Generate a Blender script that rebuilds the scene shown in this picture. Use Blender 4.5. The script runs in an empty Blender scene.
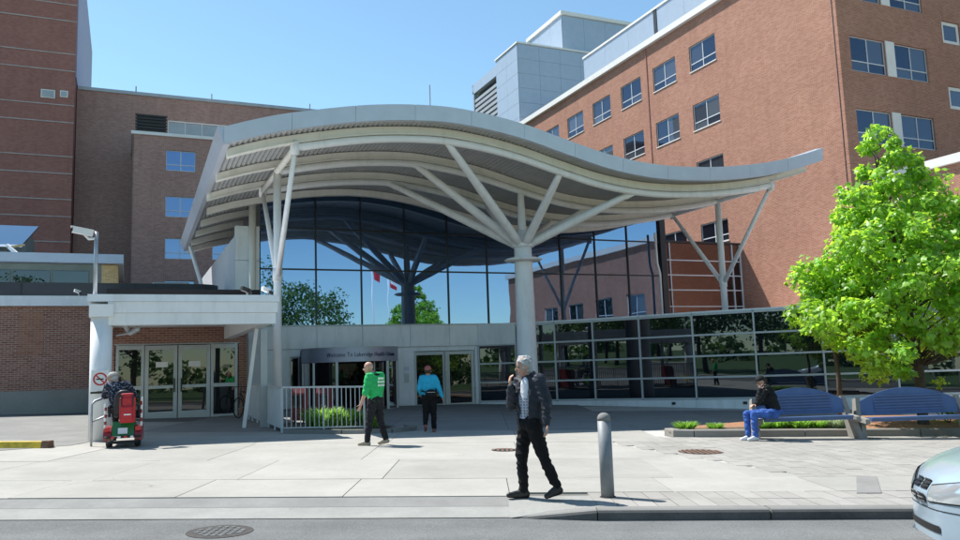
import bpy, bmesh, math, random
import numpy as np
from mathutils import Vector, Matrix, Quaternion
random.seed(7); rng = np.random.default_rng(7)
SC = bpy.context.scene
COL = SC.collection

# ------------------------------------------------------------------ camera, sky, sun, exposure
EYE = 1.6
PITCH = math.atan(97 / 800.0); ROLL = 0.034
cam = bpy.data.cameras.new('camera'); cam_o = bpy.data.objects.new('camera', cam); COL.objects.link(cam_o)
cam.sensor_width = 36.0; cam.lens = 30.0; cam.clip_start = 0.05; cam.clip_end = 3000
_F = Vector((0, math.cos(PITCH), math.sin(PITCH))); _U0 = Vector((0, -math.sin(PITCH), math.cos(PITCH))); _R0 = Vector((1, 0, 0))
_R = math.cos(ROLL) * _R0 - math.sin(ROLL) * _U0
_U = math.sin(ROLL) * _R0 + math.cos(ROLL) * _U0
_m = Matrix(((_R.x, _U.x, -_F.x, 0), (_R.y, _U.y, -_F.y, 0), (_R.z, _U.z, -_F.z, EYE), (0, 0, 0, 1)))
cam_o.matrix_world = _m
SC.camera = cam_o

SUN = Vector((-0.477, 0.268, 0.837)).normalized()
world = bpy.data.worlds.new('World'); SC.world = world; world.use_nodes = True
_nt = world.node_tree; _nt.nodes.clear()
_o = _nt.nodes.new('ShaderNodeOutputWorld'); _b = _nt.nodes.new('ShaderNodeBackground'); _s = _nt.nodes.new('ShaderNodeTexSky')
_s.sky_type = 'NISHITA'; _s.sun_disc = False
_s.sun_elevation = math.asin(SUN.z); _s.sun_rotation = math.atan2(SUN.x, SUN.y)
_s.altitude = 100; _s.air_density = 1.0; _s.dust_density = 0.2; _s.ozone_density = 1.0
_b.inputs['Strength'].default_value = 0.099
_wb = _nt.nodes.new('ShaderNodeMix'); _wb.data_type = 'RGBA'; _wb.blend_type = 'MULTIPLY'; _wb.inputs[0].default_value = 1.0; _wb.inputs[7].default_value = (0.97, 1.15, 1.10, 1.0)
_nt.links.new(_s.outputs[0], _wb.inputs[6]); _nt.links.new(_wb.outputs[2], _b.inputs[0]); _nt.links.new(_b.outputs[0], _o.inputs[0])
sun_l = bpy.data.lights.new('sun', 'SUN'); sun_l.energy = 4.4; sun_l.angle = math.radians(0.53); sun_l.color = (1.0, 0.965, 0.91)
sun_o = bpy.data.objects.new('sun', sun_l); COL.objects.link(sun_o)
sun_o.rotation_euler = SUN.to_track_quat('Z', 'Y').to_euler(); sun_o.location = (-30, 20, 60)
SC.view_settings.view_transform = 'Standard'; SC.view_settings.look = 'None'
SC.view_settings.exposure = 0.86; SC.view_settings.gamma = 1.0; SC.view_settings.use_curve_mapping = False

# ------------------------------------------------------------------ frames
TH = math.radians(24.0)
AX = Vector((-math.sin(TH), math.cos(TH), 0)); BX = Vector((math.cos(TH), math.sin(TH), 0))
ORG = Vector((1.6, 29.1, 0))
SLOPE = 0.028
GROT = math.atan(SLOPE)
def LW(t, s, z=0.0): return ORG + AX * s + BX * t + Vector((0, 0, z))
def gz(x): return -SLOPE * x

# ------------------------------------------------------------------ materials
MATS = {}
def newmat(name):
    m = bpy.data.materials.new(name); m.use_nodes = True
    nt = m.node_tree; nt.nodes.clear()
    out = nt.nodes.new('ShaderNodeOutputMaterial'); bs = nt.nodes.new('ShaderNodeBsdfPrincipled')
    nt.links.new(bs.outputs[0], out.inputs[0])
    MATS[name] = m
    return m, nt, bs, out
def N(nt, t, **kw):
    n = nt.nodes.new(t)
    for k, v in kw.items(): setattr(n, k, v)
    return n
def rgb(c): return (c[0], c[1], c[2], 1.0)
def coords(nt, rot=None, scale=(1, 1, 1), obj=False):
    if obj:
        tc = N(nt, 'ShaderNodeTexCoord'); src = tc.outputs['Object']
    else:
        g = N(nt, 'ShaderNodeNewGeometry'); src = g.outputs['Position']
    mp = N(nt, 'ShaderNodeMapping'); mp.vector_type = 'POINT'
    if rot: mp.inputs['Rotation'].default_value = rot
    mp.inputs['Scale'].default_value = scale
    nt.links.new(src, mp.inputs['Vector'])
    return mp.outputs[0]
def mixc(nt, fac, a, b, blend='MIX'):
    n = N(nt, 'ShaderNodeMix', data_type='RGBA', blend_type=blend)
    for sock, v in ((n.inputs[0], fac), (n.inputs[6], a), (n.inputs[7], b)):
        if hasattr(v, 'links'): nt.links.new(v, sock)
        else: sock.default_value = v if isinstance(v, (int, float)) else rgb(v)
    return n.outputs[2]
def noise(nt, vec, scale, detail=4, rough=0.55):
    n = N(nt, 'ShaderNodeTexNoise'); n.inputs['Scale'].default_value = scale; n.inputs['Detail'].default_value = detail; n.inputs['Roughness'].default_value = rough
    nt.links.new(vec, n.inputs['Vector']); return n.outputs['Fac']
def ramp(nt, fac, p0, p1, c0=(0, 0, 0), c1=(1, 1, 1)):
    r = N(nt, 'ShaderNodeValToRGB'); r.color_ramp.elements[0].position = p0; r.color_ramp.elements[1].position = p1
    r.color_ramp.elements[0].color = rgb(c0); r.color_ramp.elements[1].color = rgb(c1)
    nt.links.new(fac, r.inputs[0]); return r.outputs[0]
def bump(nt, bs, h, strength=0.3, dist=0.01):
    b = N(nt, 'ShaderNodeBump'); b.inputs['Strength'].default_value = strength; b.inputs['Distance'].default_value = dist
    nt.links.new(h, b.inputs['Height']); nt.links.new(b.outputs[0], bs.inputs['Normal'])

def plain(name, col, rough=0.5, metal=0.0, spec=0.5, var=0.0, vscale=2.0, coat=0.0, grime=None, gscale=0.6, bumps=0.0, bscale=60):
    m, nt, bs, out = newmat(name)
    bs.inputs['Roughness'].default_value = rough; bs.inputs['Metallic'].default_value = metal
    bs.inputs['Specular IOR Level'].default_value = spec
    bs.inputs['Coat Weight'].default_value = coat
    c = col
    v = None
    if var or grime or bumps: v = coords(nt)
    if var:
        f = ramp(nt, noise(nt, v, vscale, 5), 0.3, 0.7)
        c = mixc(nt, f, [x * (1 - var) for x in col], [min(1, x * (1 + var)) for x in col])
    if grime:
        sc = coords(nt, scale=(1, 1, 0.18))
        f = ramp(nt, noise(nt, sc, gscale * 6, 6, 0.65), 0.5, 0.8)
        ff = N(nt, 'ShaderNodeMath', operation='MULTIPLY'); ff.inputs[1].default_value = 0.45
        nt.links.new(f, ff.inputs[0])
        c = mixc(nt, ff.outputs[0], c, grime)
    if hasattr(c, 'links'): nt.links.new(c, bs.inputs['Base Color'])
    else: bs.inputs['Base Color'].default_value = rgb(c)
    if bumps: bump(nt, bs, noise(nt, v, bscale, 3), bumps, 0.01)
    return m

def brick(name, c1, c2, mortar, bw=0.235, bh=0.078, big=0.12, darkrow=None):
    m, nt, bs, out = newmat(name)
    g = N(nt, 'ShaderNodeNewGeometry')
    vr = N(nt, 'ShaderNodeVectorRotate', rotation_type='Z_AXIS'); vr.inputs['Angle'].default_value = -TH
    nt.links.new(g.outputs['Position'], vr.inputs['Vector'])
    sp = N(nt, 'ShaderNodeSeparateXYZ'); nt.links.new(vr.outputs[0], sp.inputs[0])
    ad = N(nt, 'ShaderNodeMath', operation='ADD'); nt.links.new(sp.outputs[0], ad.inputs[0]); nt.links.new(sp.outputs[1], ad.inputs[1])
    cb = N(nt, 'ShaderNodeCombineXYZ'); nt.links.new(ad.outputs[0], cb.inputs[0]); nt.links.new(sp.outputs[2], cb.inputs[1])
    bt = N(nt, 'ShaderNodeTexBrick'); bt.inputs['Scale'].default_value = 1.0
    bt.inputs['Brick Width'].default_value = bw; bt.inputs['Row Height'].default_value = bh
    bt.inputs['Mortar Size'].default_value = 0.009; bt.inputs['Mortar Smooth'].default_value = 0.2; bt.inputs['Bias'].default_value = 0.0
    bt.inputs['Color1'].default_value = rgb(c1); bt.inputs['Color2'].default_value = rgb(c2); bt.inputs['Mortar'].default_value = rgb(mortar)
    nt.links.new(cb.outputs[0], bt.inputs['Vector'])
    f1 = ramp(nt, noise(nt, cb.outputs[0], 0.35, 5, 0.6), 0.3, 0.72)
    f2 = ramp(nt, noise(nt, cb.outputs[0], 2.6, 4, 0.7), 0.25, 0.75)
    c = mixc(nt, f1, bt.outputs['Color'], mixc(nt, 1.0, bt.outputs['Color'], (1 - big, 1 - big * 1.1, 1 - big), 'MULTIPLY'))
    c = mixc(nt, f2, c, mixc(nt, 1.0, c, (1 + big, 1 + big * .9, 1 + big * .8), 'MULTIPLY'))
    mp2 = N(nt, 'ShaderNodeMapping'); mp2.inputs['Scale'].default_value = (1, .07, 1); nt.links.new(cb.outputs[0], mp2.inputs['Vector'])
    f5 = ramp(nt, noise(nt, mp2.outputs[0], 1.7, 5, .65), .5, .78)
    h5 = N(nt, 'ShaderNodeMath', operation='MULTIPLY'); h5.inputs[1].default_value = .5; nt.links.new(f5, h5.inputs[0])
    c = mixc(nt, h5.outputs[0], c, mixc(nt, 1.0, c, (.66, .64, .64), 'MULTIPLY'))
    nt.links.new(c, bs.inputs['Base Color'])
    bs.inputs['Roughness'].default_value = 0.9; bs.inputs['Specular IOR Level'].default_value = 0.25
    inv = N(nt, 'ShaderNodeMath', operation='SUBTRACT'); inv.inputs[0].default_value = 1.0; nt.links.new(bt.outputs['Fac'], inv.inputs[1])
    bump(nt, bs, inv.outputs[0], 0.4, 0.008)
    return m

def mirror_glass(name, tint, dark, fac, rough=0.01, blinds=None):
    m, nt, bs, out = newmat(name)
    nt.nodes.remove(bs)
    gl = N(nt, 'ShaderNodeBsdfGlossy'); gl.inputs['Color'].default_value = rgb(tint); gl.inputs['Roughness'].default_value = rough
    df = N(nt, 'ShaderNodeBsdfDiffuse'); df.inputs['Color'].default_value = rgb(dark)
    if blinds:
        oi = N(nt, 'ShaderNodeObjectInfo'); rr = ramp(nt, oi.outputs['Random'], .35, 1.0, dark, blinds); nt.links.new(rr, df.inputs['Color'])
    mx = N(nt, 'ShaderNodeMixShader')
    fr = N(nt, 'ShaderNodeFresnel'); fr.inputs['IOR'].default_value = 1.5
    mr = N(nt, 'ShaderNodeMapRange'); mr.inputs['From Min'].default_value = 0.0; mr.inputs['From Max'].default_value = 1.0
    mr.inputs['To Min'].default_value = fac; mr.inputs['To Max'].default_value = 1.0
    nt.links.new(fr.outputs[0], mr.inputs['Value']); nt.links.new(mr.outputs[0], mx.inputs[0])
    nt.links.new(df.outputs[0], mx.inputs[1]); nt.links.new(gl.outputs[0], mx.inputs[2]); nt.links.new(mx.outputs[0], out.inputs[0])
    # slow waviness of the panes
    v = coords(nt); h = noise(nt, v, 0.55, 2)
    b = N(nt, 'ShaderNodeBump'); b.inputs['Strength'].default_value = 0.12; b.inputs['Distance'].default_value = 0.02
    nt.links.new(h, b.inputs['Height']); nt.links.new(b.outputs[0], gl.inputs['Normal'])
    return m

def concrete(name, col, var=0.12, stain=0.25, crack=False, scale=1.0, agg=False):
    m, nt, bs, out = newmat(name)
    v = coords(nt)
    f1 = ramp(nt, noise(nt, v, 0.9 * scale, 6, 0.6), 0.3, 0.7)
    f2 = ramp(nt, noise(nt, v, 9.0 * scale, 6, 0.7), 0.3, 0.75)
    f3 = ramp(nt, noise(nt, v, 0.28 * scale, 3, 0.5), 0.52, 0.74)
    f4 = noise(nt, v, 130.0, 2, 0.6)
    c = mixc(nt, f1, [x * (1 - var) for x in col], [x * (1 + var * .6) for x in col])
    c = mixc(nt, f2, mixc(nt, 1.0, c, (1 - var * .8,) * 3, 'MULTIPLY'), c)
    fs = N(nt, 'ShaderNodeMath', operation='MULTIPLY'); fs.inputs[1].default_value = stain; nt.links.new(f3, fs.inputs[0])
    c = mixc(nt, fs.outputs[0], c, [x * 0.62 for x in col])
    sp = ramp(nt, f4, 0.30, 0.5, (.72, .72, .72), (1, 1, 1)) if not agg else ramp(nt, noise(nt, v, 55.0, 3, .75), .34, .66, (.55, .55, .55), (1.3, 1.3, 1.3))
    if agg:
        lane = coords(nt, scale=(.05, 1, 1)); fl = ramp(nt, noise(nt, lane, 1.1, 3), .35, .65, (.86, .86, .86), (1.08, 1.08, 1.08)); c = mixc(nt, 1.0, c, fl, 'MULTIPLY')
        vo2 = N(nt, 'ShaderNodeTexVoronoi'); vo2.inputs['Scale'].default_value = 9.0; nt.links.new(v, vo2.inputs['Vector']); c = mixc(nt, 1.0, c, ramp(nt, vo2.outputs['Distance'], .06, .09, (1.35, 1.33, 1.3), (1, 1, 1)), 'MULTIPLY')
    c = mixc(nt, 0.75 if agg else 0.6, c, mixc(nt, 1.0, c, sp, 'MULTIPLY'))
    # gum spots and drips: small round dark marks
    vo = N(nt, 'ShaderNodeTexVoronoi'); vo.inputs['Scale'].default_value = 2.3; nt.links.new(v, vo.inputs['Vector'])
    gum = ramp(nt, vo.outputs['Distance'], 0.035, 0.05, (.68, .67, .66), (1, 1, 1))
    c = mixc(nt, 0.75, c, mixc(nt, 1.0, c, gum, 'MULTIPLY'))
    oi = N(nt, 'ShaderNodeObjectInfo'); pr = ramp(nt, oi.outputs['Random'], 0, 1, (.90, .90, .89), (1.04, 1.035, 1.03))
    c = mixc(nt, 1.0, c, pr, 'MULTIPLY')
    # hairline cracks
    nw = N(nt, 'ShaderNodeTexNoise'); nw.inputs['Scale'].default_value = 1.3; nt.links.new(v, nw.inputs['Vector'])
    va = N(nt, 'ShaderNodeVectorMath', operation='MULTIPLY_ADD'); nt.links.new(nw.outputs['Color'], va.inputs[0]); va.inputs[1].default_value = (.9, .9, .9); nt.links.new(v, va.inputs[2])
    vc = N(nt, 'ShaderNodeTexVoronoi', feature='DISTANCE_TO_EDGE'); vc.inputs['Scale'].default_value = .42; nt.links.new(va.outputs[0], vc.inputs['Vector'])
    ck = ramp(nt, vc.outputs['Distance'], .0, .006, (.45, .44, .42), (1, 1, 1))
    gate = ramp(nt, noise(nt, v, .22, 2), .60, .67)
    c = mixc(nt, gate, c, mixc(nt, 1.0, c, ck, 'MULTIPLY'))
    nt.links.new(c, bs.inputs['Base Color'])
    bs.inputs['Roughness'].default_value = 0.92; bs.inputs['Specular IOR Level'].default_value = 0.2
    bump(nt, bs, f4, 0.25, 0.004)
    return m

def leafmat(name, c, tr, var=0.3):
    m, nt, bs, out = newmat(name)
    oi = N(nt, 'ShaderNodeNewGeometry')
    v = oi.outputs['Random Per Island']
    r = ramp(nt, v, 0.0, 1.0, [x * (1 - var) for x in c], [x * (1 + var) for x in c])
    r2 = ramp(nt, v, 0.0, 1.0, [x * (1 - var) for x in tr], [x * (1 + var) for x in tr])
    nt.links.new(r, bs.inputs['Base Color']); bs.inputs['Roughness'].default_value = 0.45; bs.inputs['Specular IOR Level'].default_value = 0.35
    t = N(nt, 'ShaderNodeBsdfTranslucent'); nt.links.new(r2, t.inputs['Color'])
    ad = N(nt, 'ShaderNodeAddShader'); nt.links.new(bs.outputs[0], ad.inputs[0]); nt.links.new(t.outputs[0], ad.inputs[1]); nt.links.new(ad.outputs[0], out.inputs[0])
    return m

M = {}
M['brick_r'] = brick('brick_orange', (0.305, 0.134, 0.085), (0.395, 0.198, 0.136), (0.42, 0.285, 0.22), big=.14)
M['brick_l'] = brick('brick_dark_red', (0.285, 0.152, 0.125), (0.385, 0.225, 0.185), (0.42, 0.32, 0.28))
M['brick_t'] = brick('brick_tower', (0.29, 0.112, 0.088), (0.35, 0.155, 0.125), (0.31, 0.19, 0.165))
M['brick_low'] = brick('brick_low', (0.26, 0.108, 0.072), (0.38, 0.185, 0.128), (0.48, 0.40, 0.355))
M['white_paint'] = plain('white_steel_paint', (0.84, 0.84, 0.84), 0.42, var=0.04, grime=(0.52, 0.50, 0.46))
M['cream'] = plain('cream_beam_paint', (0.86, 0.835, 0.76), 0.5, var=0.04, grime=(0.55, 0.50, 0.42))
M['fascia'] = plain('fascia_metal', (0.52, 0.55, 0.61), 0.38, metal=0.25, var=0.05)
M['soffit'] = plain('soffit_metal', (0.42, 0.42, 0.41), 0.5, metal=0.15, var=0.08)
M['panel'] = plain('white_panel', (0.80, 0.82, 0.85), 0.4, metal=0.1, var=0.04, grime=(0.45, 0.46, 0.47))
M['panel_r'] = plain('pale_metal_panel', (0.37, 0.43, 0.51), 0.4, metal=0.2, var=0.04)
M['coping'] = plain('pale_coping', (0.72, 0.70, 0.66), 0.6, var=0.05)
M['mullion_d'] = plain('dark_mullion', (0.02, 0.022, 0.026), 0.4)
M['mullion_l'] = plain('light_mullion', (0.50, 0.52, 0.54), 0.4, metal=0.3, var=0.05)
M['alu'] = plain('aluminium_frame', (0.46, 0.485, 0.50), 0.4, metal=0.35, var=0.06)
M['winframe'] = plain('window_frame', (0.52, 0.54, 0.57), 0.5)
M['galv'] = plain('galvanised_steel', (0.42, 0.44, 0.46), 0.45, metal=0.55, var=0.12, vscale=6)
M['steel_grey'] = plain('grey_painted_steel', (0.36, 0.38, 0.40), 0.5, metal=0.2, var=0.08)
M['glass_c'] = mirror_glass('curtain_glass', (0.33, 0.48, 0.72), (0.012, 0.022, 0.036), 0.58)
M['glass_low'] = mirror_glass('dark_low_glass', (0.58, 0.66, 0.72), (0.006, 0.009, 0.014), 0.10)
M['glass_door'] = mirror_glass('door_glass', (0.7, 0.72, 0.72), (0.012, 0.013, 0.015), 0.06)
M['glass_w'] = mirror_glass('window_glass', (0.42, 0.50, 0.66), (0.007, 0.009, 0.015), 0.14, blinds=(.10, .115, .13))
M['glass_conn'] = mirror_glass('connector_glass', (0.36, 0.30, 0.29), (0.016, 0.009, 0.008), 0.40)
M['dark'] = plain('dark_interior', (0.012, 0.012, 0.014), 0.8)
M['roof_dark'] = plain('dark_roof_metal', (0.035, 0.037, 0.043), 0.45, metal=0.2, var=0.15)
M['louvre'] = plain('louvre_black', (0.022, 0.022, 0.024), 0.6)
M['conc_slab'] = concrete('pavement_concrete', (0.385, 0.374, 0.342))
M['conc_shade'] = concrete('pavement_concrete_shade', (0.26, 0.26, 0.255))  # same pavement concrete, darkened so the canopy shade is in its colour
M['conc_base'] = concrete('joint_concrete', (0.17, 0.165, 0.15))
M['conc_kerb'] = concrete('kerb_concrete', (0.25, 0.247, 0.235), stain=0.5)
M['kerb_face'] = concrete('kerb_face_shade', (0.15, 0.15, 0.147), var=.3, stain=.5, scale=2.5)  # street side of the kerbstones: shade painted into the colour, with mottled stains
M['conc_wall'] = concrete('wall_concrete', (0.30, 0.285, 0.26), stain=0.5)
M['paver'] = concrete('paver_concrete', (0.36, 0.345, 0.32), var=0.14)
M['paver_joint'] = plain('paver_joint_sand', (0.44, 0.43, 0.40), 0.95, var=0.1)
M['asphalt'] = concrete('asphalt', (0.19, 0.195, 0.195), var=0.14, stain=0.35, scale=1.6, agg=True)
M['asphalt_l'] = concrete('worn_asphalt', (0.27, 0.267, 0.255), var=0.16, stain=0.3, scale=1.4)
M['gutter'] = concrete('gutter_concrete', (0.33, 0.33, 0.31), var=0.14, stain=0.3, scale=1.8)
M['yellow'] = plain('yellow_paint', (0.62, 0.44, 0.04), 0.7, var=0.25, vscale=9, grime=(0.25, 0.2, 0.12))
M['rust'] = plain('rusty_concrete', (0.16, 0.09, 0.06), 0.9, var=0.4, vscale=14)
M['iron'] = plain('cast_iron', (0.055, 0.05, 0.047), 0.75, metal=0.3, var=0.3, vscale=20)
M['bench_blue'] = plain('bench_blue', (0.066, 0.122, 0.265), 0.5, var=0.1, vscale=5)
M['mulch'] = plain('mulch', (0.30, 0.15, 0.08), 0.95, var=0.5, vscale=22, bumps=1.0, bscale=40)
M['soil'] = plain('soil', (0.10, 0.075, 0.05), 0.95, var=0.4, vscale=12, bumps=0.8)
M['grassbase'] = plain('lawn', (0.06, 0.11, 0.025), 0.9, var=0.35, vscale=1.2, bumps=0.6)
M['footing'] = concrete('footing_concrete', (0.42, 0.405, 0.37), stain=.5)
M['bark'] = plain('bark', (0.085, 0.065, 0.05), 0.95, var=0.35, vscale=14, bumps=1.0, bscale=30)
M['leaf'] = leafmat('maple_leaf', (0.095, 0.185, 0.022), (0.275, 0.425, 0.032), .4)
M['leaf_bg'] = leafmat('street_leaf', (0.045, 0.085, 0.018), (0.06, 0.11, 0.015))
M['blade'] = leafmat('grass_blade', (0.11, 0.20, 0.035), (0.14, 0.26, 0.03))
M['blade_grey'] = leafmat('pale_plant', (0.22, 0.27, 0.16), (0.12, 0.15, 0.08))
M['bollard'] = plain('bollard_paint', (0.22, 0.24, 0.255), .55, metal=.1, var=.15, vscale=7)
M['black'] = plain('black_plastic', (0.014, 0.014, 0.015), 0.5)
M['rubber'] = plain('rubber', (0.02, 0.02, 0.021), 0.85)
M['chrome'] = plain('chrome', (0.62, 0.63, 0.65), 0.18, metal=1.0)
M['red_dull'] = plain('dull_red_paint', (0.20, 0.028, 0.028), 0.5, var=.2)
M['red'] = plain('red_fabric', (0.48, 0.022, 0.03), 0.65, var=0.12, vscale=20)
M['red_paint'] = plain('red_paint', (0.24, 0.014, 0.018), 0.3, coat=0.5)
M['green_panel'] = plain('green_panel', (0.02, 0.16, 0.04), 0.35, coat=0.3)
M['white'] = plain('white_plastic', (0.78, 0.78, 0.77), 0.45)
M['plate'] = plain('plate_blue_white', (0.60, 0.66, 0.76), 0.4)
M['sign_red'] = plain('sign_red', (0.55, 0.03, 0.03), 0.5)
M['sign_blue'] = plain('drum_fascia', (0.42, 0.44, 0.54), 0.33, metal=0.35, var=0.05)
M['letters'] = plain('letters_navy', (0.012, 0.018, 0.075), 0.5)
M['ochre'] = brick('ochre_brick', (0.46, 0.31, 0.12), (0.56, 0.40, 0.18), (0.5, 0.42, 0.28))
M['green_clad'] = plain('grey_green_cladding', (0.15, 0.18, 0.16), 0.6, var=0.12)
# ------------------------------------------------------------------ geometry helpers
POS = {}      # object -> its origin in the frame of its thing
def link(o, parent=None):
    COL.objects.link(o)
    if parent is not None: o.parent = parent
    return o
def mk(name, me, mat=None):
    if mat is not None and not me.materials: me.materials.append(mat)
    return bpy.data.objects.new(name, me)
def me_from(verts, faces, mat=None, smooth=False, name='m'):
    me = bpy.data.meshes.new(name); me.from_pydata([tuple(map(float, v)) for v in verts], [], [tuple(int(i) for i in f) for f in faces])
    if mat is not None:
        for x in (mat if isinstance(mat, (list, tuple)) else [mat]): me.materials.append(x)
    if smooth: me.polygons.foreach_set('use_smooth', [True] * len(me.polygons))
    me.update(); return me
BOXF = [(0, 3, 2, 1), (4, 5, 6, 7), (0, 1, 5, 4), (1, 2, 6, 5), (2, 3, 7, 6), (3, 0, 4, 7)]
_boxes = {}
def box_me(dx, dy, dz, mat):
    k = (round(dx, 3), round(dy, 3), round(dz, 3), mat.name)
    if k not in _boxes:
        x, y, z = dx / 2, dy / 2, dz / 2
        v = [(-x, -y, -z), (x, -y, -z), (x, y, -z), (-x, y, -z), (-x, -y, z), (x, -y, z), (x, y, z), (-x, y, z)]
        _boxes[k] = me_from(v, BOXF, mat)
    return _boxes[k]
class Shape:
    def __init__(self): self.v = []; self.f = []
    def add(self, v, f):
        o = len(self.v); self.v += [tuple(x) for x in v]; self.f += [tuple(i + o for i in q) for q in f]; return self
    def box(self, x0, x1, y0, y1, z0, z1):
        return self.add([(x0, y0, z0), (x1, y0, z0), (x1, y1, z0), (x0, y1, z0), (x0, y0, z1), (x1, y0, z1), (x1, y1, z1), (x0, y1, z1)], BOXF)
    def obox(self, c, ax, ay, az):   # oriented box, half vectors
        c, ax, ay, az = Vector(c), Vector(ax), Vector(ay), Vector(az)
        return self.add([c - ax - ay - az, c + ax - ay - az, c + ax + ay - az, c - ax + ay - az, c - ax - ay + az, c + ax - ay + az, c + ax + ay + az, c - ax + ay + az], BOXF)
    def bar(self, p, q, w, h=None, up=(0, 0, 1)):
        p, q = Vector(p), Vector(q); d = (q - p); l = d.length; d.normalize(); u = Vector(up)
        if abs(d.dot(u)) > 0.98: u = Vector((0, 1, 0))
        s = d.cross(u).normalized(); u = s.cross(d)
        return self.obox((p + q) / 2, d * (l / 2), s * (w / 2), u * ((h or w) / 2))
    def tube(self, pts, r, n=10, cap=True):
        pts = [Vector(p) for p in pts]; rs = r if isinstance(r, (list, tuple)) else [r] * len(pts)
        o = len(self.v); ref = None
        for i, p in enumerate(pts):
            d = (pts[min(i + 1, len(pts) - 1)] - pts[max(i - 1, 0)]).normalized()
            if ref is None: ref = Vector((0, 0, 1)) if abs(d.z) < 0.9 else Vector((1, 0, 0))
            s = d.cross(ref).normalized(); u = s.cross(d).normalized(); ref = u
            for k in range(n):
                a = 2 * math.pi * k / n; self.v.append(tuple(p + (s * math.cos(a) + u * math.sin(a)) * rs[i]))
        for i in range(len(pts) - 1):
            for k in range(n):
                a0 = o + i * n + k; a1 = o + i * n + (k + 1) % n
                self.f.append((a0, a1, a1 + n, a0 + n))
        if cap:
            self.f.append(tuple(o + k for k in range(n))[::-1]); self.f.append(tuple(o + (len(pts) - 1) * n + k for k in range(n)))
        return self
    def lathe(self, c, prof, n=24):  # prof [(r,z)]
        o = len(self.v)
        for r, z in prof:
            for k in range(n):
                a = 2 * math.pi * k / n; self.v.append((c[0] + r * math.cos(a), c[1] + r * math.sin(a), c[2] + z))
        for i in range(len(prof) - 1):
            for k in range(n):
                a0 = o + i * n + k; a1 = o + i * n + (k + 1) % n; self.f.append((a0, a1, a1 + n, a0 + n))
        self.f.append(tuple(o + k for k in range(n))[::-1]); self.f.append(tuple(o + (len(prof) - 1) * n + k for k in range(n)))
        return self
    def ellip(self, c, r, R=None, nu=14, nv=9):
        c = Vector(c); o = len(self.v); R = R or Matrix.Identity(3)
        self.v.append(tuple(c + R @ Vector((0, 0, -r[2]))))
        for j in range(1, nv):
            ph = -math.pi / 2 + math.pi * j / nv
            for i in range(nu):
                a = 2 * math.pi * i / nu
                self.v.append(tuple(c + R @ Vector((r[0] * math.cos(ph) * math.cos(a), r[1] * math.cos(ph) * math.sin(a), r[2] * math.sin(ph)))))
        self.v.append(tuple(c + R @ Vector((0, 0, r[2])))); top = len(self.v) - 1
        for i in range(nu): self.f.append((o, o + 1 + (i + 1) % nu, o + 1 + i))
        for j in range(nv - 2):
            for i in range(nu):
                a = o + 1 + j * nu + i; b = o + 1 + j * nu + (i + 1) % nu; self.f.append((a, b, b + nu, a + nu))
        for i in range(nu): self.f.append((top, top - nu + i, top - nu + (i + 1) % nu))
        return self
    def caps(self, p, q, r0, r1, side=None, flat=1.0, n=12):   # tapered capsule, flattened along 'side'
        p, q = Vector(p), Vector(q); d = (q - p); l = d.length; d.normalize()
        s = Vector(side) if side is not None else (Vector((1, 0, 0)) if abs(d.x) < 0.8 else Vector((0, 1, 0)))
        s = (s - d * s.dot(d)).normalized(); u = d.cross(s)
        rings = [(p - d * r0 * math.cos(a), r0 * math.sin(a)) for a in (0.35, 0.8, 1.2)]
        m = max(2, int(l / 0.05))
        rings += [(p + d * l * k / m, r0 + (r1 - r0) * k / m) for k in range(m + 1)]
        rings += [(q + d * r1 * math.cos(a), r1 * math.sin(a)) for a in (1.2, 0.8, 0.35)]
        o = len(self.v)
        for c, r in rings:
            for k in range(n):
                a = 2 * math.pi * k / n; self.v.append(tuple(c + s * (math.cos(a) * r * flat) + u * (math.sin(a) * r)))
        for i in range(len(rings) - 1):
            for k in range(n):
                a0 = o + i * n + k; a1 = o + i * n + (k + 1) % n; self.f.append((a0, a1, a1 + n, a0 + n))
        self.f.append(tuple(o + k for k in range(n))[::-1]); self.f.append(tuple(o + (len(rings) - 1) * n + k for k in range(n)))
        return self
    def extrude(self, poly, vec):     # planar polygon -> prism
        n = len(poly); vec = Vector(vec); o = len(self.v)
        self.v += [tuple(p) for p in poly] + [tuple(Vector(p) + vec) for p in poly]
        self.f.append(tuple(o + i for i in range(n))[::-1]); self.f.append(tuple(o + n + i for i in range(n)))
        for i in range(n): j = (i + 1) % n; self.f.append((o + i, o + j, o + n + j, o + n + i))
        return self

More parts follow.
